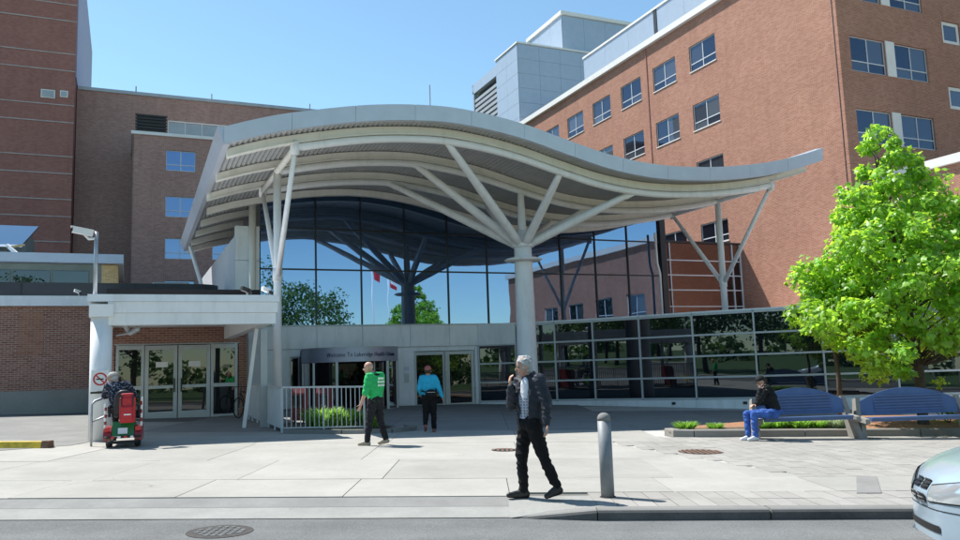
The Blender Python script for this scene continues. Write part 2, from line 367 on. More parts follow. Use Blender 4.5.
class Thing:
    """An Empty at the thing's base; parts are given in absolute coordinates of the frame:
    'B' building frame (t, s, z), 'W' world, 'G' ground plane (tilted with the street)."""
    def __init__(self, name, label=None, cat=None, base=(0, 0, 0), frame='W', group=None, kind=None, rz=0.0):
        self.base = Vector(base); self.frame = frame
        o = bpy.data.objects.new(name, None); COL.objects.link(o); self.o = o
        o.empty_display_size = 0.2
        if frame == 'B': o.location = LW(*base); o.rotation_euler = (0, 0, TH)
        elif frame == 'G': o.rotation_euler = (0, GROT, 0); o.location = Matrix.Rotation(GROT, 3, 'Y') @ self.base
        else: o.location = base; o.rotation_euler = (0, 0, rz)
        tag(o, label, cat, group, kind)
    def _put(self, o, c, parent):
        p = parent if parent is not None else self.o
        pc = POS[p] if parent is not None else self.base
        COL.objects.link(o); o.parent = p; o.location = Vector(c) - pc; POS[o] = Vector(c); return o
    def box(self, name, x0, x1, y0, y1, z0, z1, mat, parent=None):
        c = ((x0 + x1) / 2, (y0 + y1) / 2, (z0 + z1) / 2)
        return self._put(bpy.data.objects.new(name, box_me(abs(x1 - x0), abs(y1 - y0), abs(z1 - z0), mat)), c, parent)
    def shape(self, name, sh, mat, parent=None, smooth=False, c=None):
        if c is None:
            a = np.array(sh.v); c = tuple((a.min(0) + a.max(0)) / 2)
        v = [(p[0] - c[0], p[1] - c[1], p[2] - c[2]) for p in sh.v]
        return self._put(mk(name, me_from(v, sh.f, mat, smooth)), c, parent)
    def me(self, name, me, c, parent=None): return self._put(bpy.data.objects.new(name, me), c, parent)
def tag(o, label=None, cat=None, group=None, kind=None):
    if label: o['label'] = label
    if cat: o['category'] = cat
    if group: o['group'] = group
    if kind: o['kind'] = kind
    return o
def one(name, sh, mat, label, cat, group=None, kind=None, smooth=False, loc=None):
    a = np.array(sh.v); c = loc if loc is not None else ((a[:, 0].min() + a[:, 0].max()) / 2, (a[:, 1].min() + a[:, 1].max()) / 2, a[:, 2].min())
    o = mk(name, me_from([(p[0] - c[0], p[1] - c[1], p[2] - c[2]) for p in sh.v], sh.f, mat, smooth)); COL.objects.link(o); o.location = c
    return tag(o, label, cat, group, kind)
def copy_thing(root):
    r = root.copy(); COL.objects.link(r)
    for ch in list(root.children):
        c = ch.copy(); COL.objects.link(c); c.parent = r
        for g in list(ch.children):
            d = g.copy(); COL.objects.link(d); d.parent = c
    return r
def smooth_by_angle(o): o.data.polygons.foreach_set('use_smooth', [True] * len(o.data.polygons))

# wall with real openings; face 'b' lies in the t-z plane (looks to -s), face 'a' in the s-z plane (looks to -t)
def wall(T, name, face, u0, u1, z0, z1, plane, holes, mat, depth=0.16, parent=None):
    us = sorted({u0, u1, *[h[0] for h in holes], *[h[1] for h in holes]}); zs = sorted({z0, z1, *[h[2] for h in holes], *[h[3] for h in holes]})
    us = [u for u in us if u0 <= u <= u1]; zs = [z for z in zs if z0 <= z <= z1]
    P = (lambda u, z, d=0: (u, plane + d, z)) if face == 'b' else (lambda u, z, d=0: (plane + d, u, z))
    S = Shape()
    for i in range(len(us) - 1):
        for j in range(len(zs) - 1):
            cu, cz = (us[i] + us[i + 1]) / 2, (zs[j] + zs[j + 1]) / 2
            if any(h[0] < cu < h[1] and h[2] < cz < h[3] for h in holes): continue
            q = [P(us[i], zs[j]), P(us[i + 1], zs[j]), P(us[i + 1], zs[j + 1]), P(us[i], zs[j + 1])]
            S.add(q if face == 'b' else q[::-1], [(0, 1, 2, 3)])
    for h in holes:
        a, b, c, d = h[:4]
        for (ua, za), (ub, zb) in (((a, c), (b, c)), ((b, c), (b, d)), ((b, d), (a, d)), ((a, d), (a, c))):
            S.add([P(ua, za), P(ua, za, depth), P(ub, zb, depth), P(ub, zb)], [(0, 1, 2, 3)])
    return T.shape(name, S, mat, parent)
_win = {}
def window(T, face, u0, u1, z0, z1, plane, gmat, fmat, cols=2, split=0.3, fw=0.06, name='window', depth=0.10, rows=None, parent=None):
    """Window set into an opening: frame mesh with a pane child for each light."""
    w, h = u1 - u0, z1 - z0; g = 0.015
    rr = rows or ([0, split, 1] if split else [0, 1])
    cc = [i / cols for i in range(cols + 1)]
    key = (face, round(w, 3), round(h, 3), cols, tuple(rr), fw, fmat.name)
    def put(S, a, b, c, d, y0, y1):
        if face == 'b': S.box(a, b, y0, y1, c, d)
        else: S.box(y0, y1, a, b, c, d)
    if key not in _win:
        S = Shape()
        for k in cc:
            x = -w / 2 + k * w; a = max(-w / 2 + g, x - fw / 2 if 0 < k < 1 else x - (fw if k == 1 else 0)); b = min(w / 2 - g, x + fw / 2 if 0 < k < 1 else x + (fw if k == 0 else 0))
            put(S, a, b, -h / 2 + g, h / 2 - g, -0.03, 0.04)
        for k in rr:
            z = -h / 2 + k * h; a = max(-h / 2 + g, z - fw / 2 if 0 < k < 1 else z - (fw if k == 1 else 0)); b = min(h / 2 - g, z + fw / 2 if 0 < k < 1 else z + (fw if k == 0 else 0))
            put(S, -w / 2 + g + .002, w / 2 - g - .002, a, b, -0.027, 0.037)
        _win[key] = me_from(S.v, S.f, fmat)
    c = ((u0 + u1) / 2, plane + depth, (z0 + z1) / 2) if face == 'b' else (plane + depth, (u0 + u1) / 2, (z0 + z1) / 2)
    wo = T.me(name, _win[key], c, parent)
    for i in range(cols):
        for j in range(len(rr) - 1):
            a, b = u0 + w * cc[i], u0 + w * cc[i + 1]; p, q = z0 + h * rr[j], z0 + h * rr[j + 1]
            e = 0.006
            if parent is None:
                if face == 'b': T.box('pane', a + e, b - e, plane + depth, plane + depth + .02, p + e, q - e, gmat, wo)
                else: T.box('pane', plane + depth, plane + depth + .02, a + e, b - e, p + e, q - e, gmat, wo)
            else:
                if face == 'b': T.box('pane', a + e, b - e, plane + depth, plane + depth + .02, p + e, q - e, gmat, parent)
                else: T.box('pane', plane + depth, plane + depth + .02, a + e, b - e, p + e, q - e, gmat, parent)
    return wo
def panels(T, name, face, u0, u1, z0, z1, plane, nu, nz, mat, parent=None, th=0.05, gap=0.018):
    du, dz = (u1 - u0) / nu, (z1 - z0) / nz
    for i in range(nu):
        for j in range(nz):
            a, b, c, d = u0 + i * du + gap / 2, u0 + (i + 1) * du - gap / 2, z0 + j * dz + gap / 2, z0 + (j + 1) * dz - gap / 2
            if face == 'b': T.box(name, a, b, plane - th, plane, c, d, mat, parent)
            else: T.box(name, plane - th, plane, a, b, c, d, mat, parent)

# ------------------------------------------------------------------ the ground
def sheet(name, pts, mat, frame='G', kind='structure', z=0.0, thick=0.0):
    S = Shape()
    if thick: S.extrude([(x, y, z - thick) for x, y in pts], (0, 0, thick))
    else: S.add([(x, y, z) for x, y in pts], [tuple(range(len(pts)))])
    o = mk(name, me_from(S.v, S.f, mat)); COL.objects.link(o)
    if frame == 'G': o.rotation_euler = (0, GROT, 0)
    if kind: o['kind'] = kind
    return o
sheet('ground', [(-500, -500), (500, -500), (500, 500), (-500, 500)], M['grassbase'], z=-0.45)
sheet('road', [(-200, -1.2), (200, -1.2), (200, 9.46), (-200, 9.46)], M['asphalt'], z=-0.12)
o = sheet('pavement', [(-200, 9.44), (200, 9.44), (200, 60), (-200, 60)], M['conc_base'], z=-0.022)
# keep the joint bed clear of the dropped kerb on the left: rebuild as two areas
S = Shape()
S.add([(-200, 10.22, -0.022), (200, 10.22, -0.022), (200, 60, -0.022), (-200, 60, -0.022)], [(0, 1, 2, 3)])
S.add([(1.26, 9.40, -0.022), (200, 9.40, -0.022), (200, 10.22, -0.022), (1.26, 10.22, -0.022)], [(0, 1, 2, 3)])
o.data = me_from(S.v, S.f, M['conc_base'])
PAV = Thing('pavement_slabs', base=(0, 0, 0), frame='G', kind='structure')
bpy.data.objects.remove(PAV.o); PAV.o = o; PAV.base = Vector((0, 0, 0))
far_pav = sheet('far_pavement', [(-200, -3.6), (200, -3.6), (200, -1.35), (-200, -1.35)], M['conc_slab'], z=0.0, thick=0.3)
S = Shape(); S.box(-200, 200, -1.35, -1.2, -0.3, 0.01); o = mk('far_kerb', me_from(S.v, S.f, M['conc_kerb'])); COL.objects.link(o); o.rotation_euler = (0, GROT, 0); o['kind'] = 'structure'
sheet('lawn', [(-200, -200), (200, -200), (200, -3.6), (-200, -3.6)], M['grassbase'], z=-0.02)

# dropped kerb and worn apron on the left
S = Shape()
S.add([(-60, 9.44, -0.112), (.25, 9.44, -0.112), (.25, 9.86, -0.06), (-60, 9.86, -0.06)], [(0, 1, 2, 3)])
o = mk('gutter', me_from(S.v, S.f, M['gutter'])); COL.objects.link(o); o.rotation_euler = (0, GROT, 0); o['kind'] = 'structure'
S = Shape()
S.add([(-60, 9.862, -0.058), (.25, 9.862, -0.058), (.25, 10.24, -0.006), (-60, 10.24, -0.006)], [(0, 1, 2, 3)])
o = mk('apron', me_from(S.v, S.f, M['asphalt_l'])); COL.objects.link(o); o.rotation_euler = (0, GROT, 0); o['kind'] = 'structure'

S = Shape(); n_f = 8
for k in range(n_f + 1):
    u = k / n_f; x = .25 + u * 1.02
    for y, z in ((9.41, -.112), (9.86, -.06), (10.25, -.006)): S.v.append((x, y, z * (1 - u) + .0 * u))
for k in range(n_f):
    for j in range(2): a = 3 * k + j; S.f.append((a, a + 3, a + 4, a + 1))
o = mk('kerb_flare', me_from(S.v, S.f, M['gutter'])); COL.objects.link(o); o.rotation_euler = (0, GROT, 0); o['kind'] = 'structure'
# kerb on the right: nose-down start, then full-height stones about 3 m long
KERB = Thing('kerb', base=(0, 0, 0), frame='G', kind='structure')
def kerb_piece(x0, x1, h0=0.0, h1=0.0):
    S = Shape(); prof = [(9.24, -0.35), (9.245, -0.035), (9.262, -0.010), (9.29, 0.002), (9.44, 0.004), (9.44, -0.35)]
    n = len(prof)
    for x, h in ((x0, h0), (x1, h1)):
        S.v += [(x, y + (0.18 * -h / .12), z + (h if z > -0.3 else 0)) for y, z in prof]
    S.f += [tuple(range(n)), tuple(range(2 * n - 1, n - 1, -1))] + [(i, n + i, n + (i + 1) % n, (i + 1) % n) for i in range(n)]
    S.f = [f[::-1] for f in S.f]
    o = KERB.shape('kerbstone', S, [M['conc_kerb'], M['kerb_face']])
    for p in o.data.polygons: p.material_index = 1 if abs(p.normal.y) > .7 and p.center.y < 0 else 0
kerb_piece(0.25, 1.22, -0.112, 0.0)
xs = [1.235, 3.18, 6.2, 9.2, 12.2, 15.2, 18.2]
for i in range(len(xs) - 1): kerb_piece(xs[i], xs[i + 1] - 0.02)
S = Shape(); S.box(18.2, 120, 9.24, 9.44, -.35, 0.004); KERB.shape('kerbstone', S, M['conc_kerb'])

# concrete slabs: joints run away from the street
def slab(x0, x1, y0, y1, g=0.012, z=0.0):
    mt = M['conc_shade'] if y0 > 20 else M['conc_slab']  # rows under the canopy get the shade-darkened concrete
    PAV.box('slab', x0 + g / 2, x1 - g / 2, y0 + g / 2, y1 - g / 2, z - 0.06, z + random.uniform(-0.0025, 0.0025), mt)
jx = [-3.92 + 2.1 * k for k in range(-5, 10)]
def cut_row(y0, y1, xs, skip=None):
    for i in range(len(xs) - 1):
        slab(xs[i], xs[i + 1], y0, y1)
cut_row(10.275, 11.86, [x for x in jx if x <= 0.3]) 
cut_row(10.52, 11.86, [x for x in jx if 0.2 <= x <= 12.2])
cut_row(11.86, 14.3, [x + 0.3 for x in jx if x <= 2.2] + [2.7])
cut_row(14.3, 17.4, [-16.6, -13.6, -10.6, -7.7, -4.9, -2.2, 0.6, 2.7])
cut_row(17.4, 20.6, [-7.8, -5.0, -2.1, 0.7, 3.9])
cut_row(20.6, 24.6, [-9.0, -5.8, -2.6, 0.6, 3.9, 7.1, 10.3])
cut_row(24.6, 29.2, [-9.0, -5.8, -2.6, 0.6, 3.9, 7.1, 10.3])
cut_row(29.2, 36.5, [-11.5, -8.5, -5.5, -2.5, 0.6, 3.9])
cut_row(17.4, 24.6, [-11.2, -9.4, -7.8])
# brown-grey edging slabs left of the paver fan
sheet('plaza_field', [(2.6, 11.87), (14, 11.87), (30, 11.87), (30, 33), (10.3, 33), (3.9, 33), (3.9, 17.4), (2.6, 17.4)], M['paver_joint'], z=-0.016)
# single soldier course of pavers along the kerb
n = 0
for i in range(60):
    x0 = 1.27 + i * 0.232
    for (ya, yb) in ((9.46, 9.97), (9.97, 10.51)):
        w = 0.232
        PAV.box('paver', x0 + .006, x0 + w - .006, ya + .006, yb - .006, -0.06, random.uniform(-0.003, 0.001), M['paver']); n += 1
    if x0 > 9: break
# fan of pavers in front of the benches (the nearest ones as pieces, the rest joined)
rest = Shape(); made = 0
fan = []
x = 2.75
cols = []
while x < 13.5:
    w = 0.255; cols.append((x, x + w)); x += w
for ci, (xa, xb) in enumerate(cols):
    y = 11.88
    # left boundary of the fan: a slanted joint
    while y < 18.2:
        ylim = 16.1 - (xa - 2.75) * 2.55 if xa < 4.4 else 11.88
        yn = y + (0.26 if (ci % 2 and y < 11.9) else 0.52)
        if y >= ylim: fan.append((xa, xb, y, yn))
        y = yn
fan.sort(key=lambda q: (q[2] if q[0] < 8.2 else 99))
for (xa, xb, ya, yb) in fan:
    if made < 205: PAV.box('paver', xa + .005, xb - .005, ya + .005, yb - .005, -0.06, random.uniform(-0.003, 0.001), M['paver']); made += 1
    else: rest.box(xa + .005, xb - .005, ya + .005, yb - .005, -0.06, random.uniform(-0.003, 0.001))
o = PAV.shape('far_pavers', rest, M['paver']); o['kind'] = 'stuff'
# the plain concrete triangle left of the fan
for i, (xa, xb) in enumerate(((2.70, 3.25), (3.25, 3.85), (3.85, 4.62))):
    ya = 11.87; yb = 16.75 - (xb - 2.75) * 2.55
    S = Shape(); S.extrude([(xa, ya, -.06), (xb, ya, -.06), (xb, max(ya + .02, yb), -.06), (xa, max(ya + .03, 16.75 - (xa - 2.75) * 2.55), -.06)], (0, 0, .055)); PAV.shape('slab', S, M['conc_slab'])
# dark asphalt patch in the pavement
S = Shape(); S.extrude([(4.62, 10.3, 0.001), (4.93, 10.3, 0.001), (5.58, 11.75, 0.001), (5.30, 11.78, 0.001)], (0, 0, .006)); PAV.shape('asphalt_patch', S, M['asphalt_l'])
# shaded entrance floor: plain slabs under the canopy to the right
for xa, xb in ((3.9, 7.1), (7.1, 10.3), (10.3, 13.5)):
    for ya, yb in ((20.6, 24.6), (24.6, 29.2)):
        if ya > 20: slab(xa, xb, ya, yb, z=0.004) if xa >= 10.3 else None
# asphalt drive on the far left
S = Shape(); S.extrude([(-60, 12.3, 0.0), (-12.2, 13.2, 0.0), (-8.75, 17.2, 0.0), (-8.9, 20.0, 0.0), (-12.2, 28.3, 0.0), (-60, 28.3, 0.0)], (0, 0, .008))
o = mk('drive', me_from(S.v, S.f, M['asphalt_l'])); COL.objects.link(o); o.rotation_euler = (0, GROT, 0); o['kind'] = 'structure'
# ------------------------------------------------------------------ right brick hospital block
RB = Thing('brick_hospital_block', 'tall orange brick hospital block with rows of dark windows behind the canopy', 'building', (18.71, 1.41, -1.0), 'B')
rows_a = [(19.40, 21.05), (15.63, 17.28), (11.95, 13.65), (8.45, 9.75)]
cols_a = [10.2 + 3.8 * k for k in range(7)]
ha = [(c, c + 2.42, z0, z1) for c in cols_a for (z0, z1) in rows_a]
wall(RB, 'brick_wall', 'a', 1.41, 36.0, -1.0, 22.72, 18.71, ha, M['brick_r'])
for (c, d, z0, z1) in ha:
    window(RB, 'a', c, d, z0, z1, 18.71, M['glass_w'], M['winframe'])
    RB.box('sill', 18.66, 18.80, c - .03, d + .03, z0 - .055, z0 - .002, M['coping'])
hb = []
for (z0, z1) in ((19.42, 21.1), (15.60, 17.43), (11.95, 13.66), (8.3, 9.95)):
    hb += [(19.47, 21.92, z0, z1), (22.60, 25.05, z0, z1)]
    hb += [(26.47, 27.9, z0 + 2.4, z0 + 3.65)] if z0 < 19 else []
wall(RB, 'brick_wall', 'b', 18.71, 44.0, -1.0, 22.72, 1.41, hb, M['brick_r'])
for i, (c, d, z0, z1) in enumerate(hb):
    if d - c > 2: window(RB, 'b', c, d, z0, z1, 1.41, M['glass_w'], M['winframe'])
    else: window(RB, 'b', c, d, z0, z1, 1.41, M['glass_w'], M['coping'], cols=1, split=0, fw=0.2)
for (z0, z1) in ((19.42, 21.1), (15.60, 17.43), (11.95, 13.66), (8.3, 9.95)):
    RB.box('pale_panel', 21.95, 22.57, 1.36, 1.43, z0 - .02, z1 + .02, M['coping'])
RB.box('core', 19.1, 44, 1.8, 35.9, -1, 22.6, M['brick_r'])
RB.box('brick_return', 18.72, 19.1, 35.7, 36.0, -1, 22.7, M['brick_r'])
RB.box('coping', 18.45, 19.3, 1.15, 36.2, 22.72, 23.12, M['coping'])
RB.box('coping', 19.3, 44.2, 1.15, 2.0, 22.72, 23.12, M['coping'])
RB.box('roof', 19.3, 44, 2.0, 36.0, 22.6, 22.9, M['conc_wall'])
# control joint down the long brick face
RB.box('downpipe', 18.66, 18.73, 16.98, 17.04, 3.4, 22.7, M['brick_t'])
# brick corner joint
RB.box('corner_joint', 18.695, 18.72, 1.62, 1.66, 0, 22.7, M['mullion_d'])
# white penthouse wall along the roof, in sheets
PW = RB.box('penthouse', 20.5, 30, 3.0, 27.7, 22.9, 26.25, M['panel_r'])
panels(RB, 'panel', 'a', 3.0, 17.85, 23.0, 26.2, 20.5, 5, 1, M['panel_r'])
panels(RB, 'panel', 'a', 18.25, 27.7, 23.0, 26.2, 20.5, 3, 1, M['panel_r'])
RB.box('penthouse_trim', 20.38, 20.6, 2.9, 27.75, 26.2, 26.36, M['coping'])
RB.box('joint_strip', 20.42, 20.5, 17.87, 18.23, 23.0, 26.2, M['roof_dark'])
# lower plant box at the far end, flush with the brick face
RB.box('plant_box', 18.76, 27.5, 36.05, 40.6, 20.0, 30.65, M['panel_r'])
panels(RB, 'panel', 'a', 36.05, 40.6, 22.4, 30.6, 18.76, 2, 6, M['panel_r'])
panels(RB, 'panel', 'b', 18.74, 27.5, 22.4, 30.6, 36.05, 4, 6, M['panel_r'])
RB.box('plant_box_trim', 18.62, 27.6, 35.9, 40.7, 30.65, 30.8, M['coping'])
lv = RB.box('louvre_recess', 19.1, 27.0, 40.62, 46.5, 20.0, 29.0, M['dark'])
RB.box('louvre_frame', 18.8, 19.2, 46.2, 46.6, 20.0, 30.3, M['panel_r'])
RB.box('louvre_frame', 18.8, 27.0, 40.65, 46.6, 29.3, 30.3, M['panel_r'])
for k in range(12): RB.box('louvre_slat', 18.86, 19.1, 40.7, 46.2, 22.6 + k * .52, 22.6 + k * .52 + .30, M['steel_grey'])
# upper plant box
RB.box('upper_plant_box', 24.0, 33.5, 36.8, 43.6, 27.0, 34.5, M['panel_r'])
panels(RB, 'panel', 'a', 36.8, 43.6, 28.4, 34.4, 24.0, 3, 1, M['panel_r'])
panels(RB, 'panel', 'b', 24.0, 33.5, 28.4, 34.4, 36.8, 4, 1, M['panel_r'])
RB.box('upper_box_trim', 23.8, 33.7, 36.6, 43.8, 34.5, 34.85, M['coping'])

# right low wing, lit brick face and white coping beyond the tree
RW = Thing('low_brick_wing', 'low sunlit brick wing with white roof edge behind the maple crown', 'building', (20.41, -12, -1.0), 'B')
hw = [(-6.2 - 4.1 * k, -3.9 - 4.1 * k, z, z + 1.9) for k in range(6) for z in (1.2, 4.6)]
wall(RW, 'brick_wall', 'a', -30, 1.38, -1.0, 9.9, 20.41, hw, M['brick_r'])
for h in hw: window(RW, 'a', *h, 20.41, M['glass_w'], M['winframe'])
RW.box('core', 20.8, 32, -29.9, 1.36, -1, 9.8, M['brick_r'])
RW.box('coping', 20.2, 21.0, -30.2, 1.36, 9.9, 10.3, M['coping'])
RW.box('brick_end', 20.43, 32, -30.05, -29.85, -1, 9.85, M['brick_r'])

# ------------------------------------------------------------------ left brick buildings
M['mauve'] = plain('mauve_cladding', (0.30, 0.27, 0.36), .6, var=.06)
M['band'] = plain('faded_band', (0.42, 0.36, 0.34), .8, var=.15)
TW = Thing('brick_tower', 'tall dark red brick tower with thin pale bands at the left edge', 'building', (-16.95, 36.0, -1.0), 'B')
TW.box('brick_wall', -60, -16.95, 36.0, 60.0, -1, 34.3, M['brick_t'])
TW.box('side_cladding', -16.95, -16.87, 36.35, 60.0, 23.3, 34.3, M['mauve'])
for z in (8.4, 10.0, 11.22, 13.0, 14.21, 16.07, 17.30, 19.78, 21.03, 23.57, 24.83, 27.3, 28.55, 31.0, 32.3):
    TW.box('pale_band', -60, -16.93, 35.955, 36.05, z - .035, z + .035, M['band'])
for (c, d, z0, z1) in ((-19.05, -18.16, 21.45, 22.05), (-17.86, -17.35, 21.60, 22.08)):
    TW.box('vent_frame', c, d, 35.93, 36.02, z0, z1, M['coping']); TW.box('vent', c + .07, d - .07, 35.90, 35.96, z0 + .07, z1 - .07, M['steel_grey'])
WG = Thing('brick_wing', 'dark brown brick wing with flat roof between the tower and the canopy', 'building', (-5, 38.0, -1.0), 'B')
WG.box('brick_wall', -16.9, 5.5, 38.0, 58.0, -1, 22.95, M['brick_l'])
WG.box('roof_edge', -16.85, 5.6, 37.88, 58.0, 22.95, 23.2, M['steel_grey'])
for t in (-12.9, -7.4, .35): 
    S = Shape().tube([(t, 38.3, 23.2), (t, 38.3, 23.75)], 0.05, 6); WG.shape('roof_post', S, M['steel_grey'])
WB = Thing('brick_stair_block', 'brown brick block with stacked blue windows and a black louvre on its roof', 'building', (-9, 32.0, -1.0), 'B')
hs = [(-10.97, -9.02, z - 1.45, z) for z in (17.25, 14.0, 11.08, 8.15, 5.2)] + [(-7.9, -6.2, z - 1.45, z) for z in (17.25, 14.0, 11.08, 8.15)]
wall(WB, 'brick_wall', 'b', -13.08, -5.2, -1, 18.2, 32.0, hs, M['brick_l'])
M['glass_sky'] = mirror_glass('sky_window_glass', (0.40, 0.56, 0.86), (0.03, 0.06, 0.15), 0.36)
for h in hs: window(WB, 'b', *h, 32.0, M['glass_sky'], M['winframe'])
WB.box('core', -13.075, -5.2, 32.3, 37.95, -1, 18.1, M['brick_l'])
WB.box('brick_side', -13.08, -13.0, 32.0, 38.0, -1, 18.19, M['brick_l'])
WB.box('roof_edge', -13.2, -5.1, 31.88, 37.9, 18.2, 18.42, M['coping'])
lb = WB.box('louvre_box', -12.85, -10.98, 32.3, 35, 18.42, 19.75, M['louvre'])
for k in range(6): WB.box('louvre_slat', -12.95, -10.9, 32.2, 32.3, 18.5 + k * .22, 18.5 + k * .22 + .12, M['louvre'], lb)
for k in range(5):
    WB.box('rooftop_screen', -10.8 + k * 1.12, -9.74 + k * 1.12, 32.25, 32.3, 18.45, 19.3, M['glass_conn' if 0 else 'steel_grey'])
    WB.box('screen_post', -10.86 + k * 1.12, -10.82 + k * 1.12, 32.2, 32.28, 18.42, 19.42, M['coping'])
WB.box('screen_rail', -10.86, -5.3, 32.2, 32.26, 19.36, 19.42, M['coping'])

# low brick building on the left with white parapet
LB = Thing('low_brick_building', 'low red brick building with white parapet and concrete footing at left', 'building', (-20, 8.09, 0.2), 'B')
LB.box('brick_wall', -48, -13.9, 8.09, 30, 1.29, 4.42, M['brick_low'])
LB.box('footing', -48, -13.88, 8.04, 29.9, -0.6, 1.29, M['footing'])
LB.box('parapet', -48, -13.8, 7.9, 30.1, 4.42, 4.80, M['panel'])
LB.box('patched_brick', -16.9, -16.1, 8.075, 8.12, 2.6, 4.2, M['brick_r'])
# door wall below the porch
hd = [(-13.62, -9.7, 0.0, 2.74)]
wall(LB, 'entrance_wall', 'b', -13.9, -8.95, -0.3, 3.3, 2.9, hd, M['brick_low'], 0.14)
LB.box('entrance_core', -13.9, -8.95, 3.2, 10, -.3, 4.6, M['dark'])
LB.box('side_wall', -13.9, -13.6, 3.05, 8.1, -.3, 3.3, M['brick_low'])
# doors: two glazed leaves between side lights
def glazed(T, name, t0, t1, z0, z1, s, rails, gm, fm, fw=0.09, handle=None):
    S = Shape(); S.box(t0, t0 + fw, s - .05, s + .05, z0, z1); S.box(t1 - fw, t1, s - .05, s + .05, z0, z1)
    for z, h in rails: S.box(t0 + fw, t1 - fw, s - .046, s + .046, z - h / 2, z + h / 2)
    d = T.shape(name, S, fm)
    zz = sorted(r[0] for r in rails)
    for i in range(len(zz) - 1): T.box('pane', t0 + fw * .7, t1 - fw * .7, s - .01, s + .01, zz[i], zz[i + 1], gm, d)
    if handle: T.box('handle', handle - .02, handle + .02, s - .11, s - .07, z0 + .9, z0 + 1.35, M['black'], d)
    return d
zf = 0.20
for (c, d) in ((-13.58, -12.72), (-10.62, -9.74)): glazed(LB, 'side_light', c, d, zf, 2.70, 2.95, [(zf + .06, .12), (1.30, .12), (2.62, .14)], M['glass_door'], M['alu'])
lf = glazed(LB, 'door', -12.70, -11.69, zf + .02, 2.68, 2.95, [(zf + .16, .26), (1.30, .10), (2.60, .15)], M['glass_door'], M['alu'], .12, -11.78)
rt = glazed(LB, 'door', -11.66, -10.64, zf + .02, 2.68, 2.95, [(zf + .16, .26), (1.30, .10), (2.60, .15)], M['glass_door'], M['alu'], .12, -11.56)
LB.box('notice', -12.36, -11.98, 2.928, 2.938, 1.95, 2.13, M['white'], lf); LB.box('notice', -11.34, -10.96, 2.928, 2.938, 1.95, 2.13, M['white'], rt)
LB.box('door_head', -13.62, -9.70, 2.90, 3.02, 2.705, 2.76, M['alu'])
# clerestory roof and skylight behind
CR = Thing('clerestory_roof', 'low clerestory with white roof edge above the dark band at left', 'building', (-20, 16, 4.0), 'B')
CR.box('wall', -45, -13.9, 16.2, 28, 4.2, 7.1, M['green_clad'])
CR.box('end_brick', -14.4, -13.7, 16.15, 28, 4.2, 7.08, M['ochre'])
CR.box('roof_edge', -45, -13.45, 15.8, 28.2, 7.12, 7.55, M['panel_r'])
for k in range(18): CR.box('window_strip', -44 + k * 1.62, -42.5 + k * 1.62, 16.14, 16.2, 6.0, 6.75, M['glass_low'])
SK = Thing('sloped_skylight', 'dark glazed sloping skylight with white struts at the left edge', 'skylight', (-20, 22, 7.5), 'B')
S = Shape().extrude([(-40, 21.5, 8.75), (-18.35, 21.5, 8.75), (-17.7, 22.6, 9.95), (-40, 22.6, 9.95)], (0, .12, -.1)); SK.shape('glazing', S, M['glass_low'])
SK.box('support_wall', -40, -18.3, 23, 27, 7.5, 9.8, M['green_clad'])
for k in range(6):
    S = Shape().bar((-17.9 - 1.9 * k, 20.6, 7.6), (-19.0 - 1.9 * k, 21.4, 8.7), .16); SK.shape('strut', S, M['white_paint'])
S = Shape().bar((-19.0, 21.3, 8.55), (-18.2, 21.4, 8.74), .1); SK.shape('strut', S, M['ochre'])
# dark rounded roof band
DB = Thing('dark_roof_band', 'long dark rounded roof band above the white porch', 'roof', (-14, 10, 4.4), 'B')
pts = [(-46, 9.0)] + [(-10.6 + 0.9 * math.sin(a), 9.9 - 0.9 * math.cos(a)) for a in np.linspace(0, math.pi, 12)] + [(-46, 10.8)]
S = Shape().extrude([(x, y, 4.62) for x, y in pts], (0, 0, .80)); DB.shape('band', S, M['roof_dark'])
for k in range(9): DB.box('seam', -45 + k * 4.0, -44.97 + k * 4.0, 8.97, 9.02, 4.64, 5.40, M['black'])
DB.box('hatch', -12.3, -10.9, 9.3, 10.5, 5.42, 5.52, M['steel_grey'])
# ------------------------------------------------------------------ porch
PO = Thing('porch', 'white flat-roofed porch over the side doors beside the low brick building', 'porch', (-12, -2, 0.2), 'B')
PO.box('roof_slab', -14.05, -9.92, -5.6, 2.88, 3.28, 3.5, M['panel'])
PO.box('front_beam', -13.68, -9.92, -5.90, -5.55, 2.83, 3.10, M['white_paint'])
PO.box('front_beam_upper', -13.68, -9.88, -5.93, -5.50, 3.105, 3.36, M['white_paint'])
PO.box('flashing', -14.1, -9.85, -5.96, -5.45, 3.365, 3.53, M['panel'])
PO.box('side_beam', -10.2, -9.93, -5.55, 2.85, 2.85, 3.27, M['white_paint'])
PO.box('side_beam', -14.0, -13.7, -5.4, 2.85, 2.85, 3.27, M['white_paint'])
PO.box('end_wall', -9.45, -9.0, 2.3, 2.89, -.2, 3.27, M['steel_grey'])
S = Shape().lathe((-13.80, -5.72, 0), [(.23, 0.0), (.23, 3.02)], 24); c = PO.shape('column', S, M['conc_wall' if 0 else 'white_paint'], smooth=True)
PO.box('column_cap', -14.06, -13.56, -5.99, -5.47, 3.02, 3.30, M['white_paint'])
S = Shape().bar((-10.05, -3.6, 2.84), (-10.35, -3.4, 0.2), .09); PO.shape('brace', S, M['white_paint'])
S = Shape().box(-9.88, -9.70, -3.2, -3.05, 0.1, 2.84); PO.shape('post', S, M['alu'])
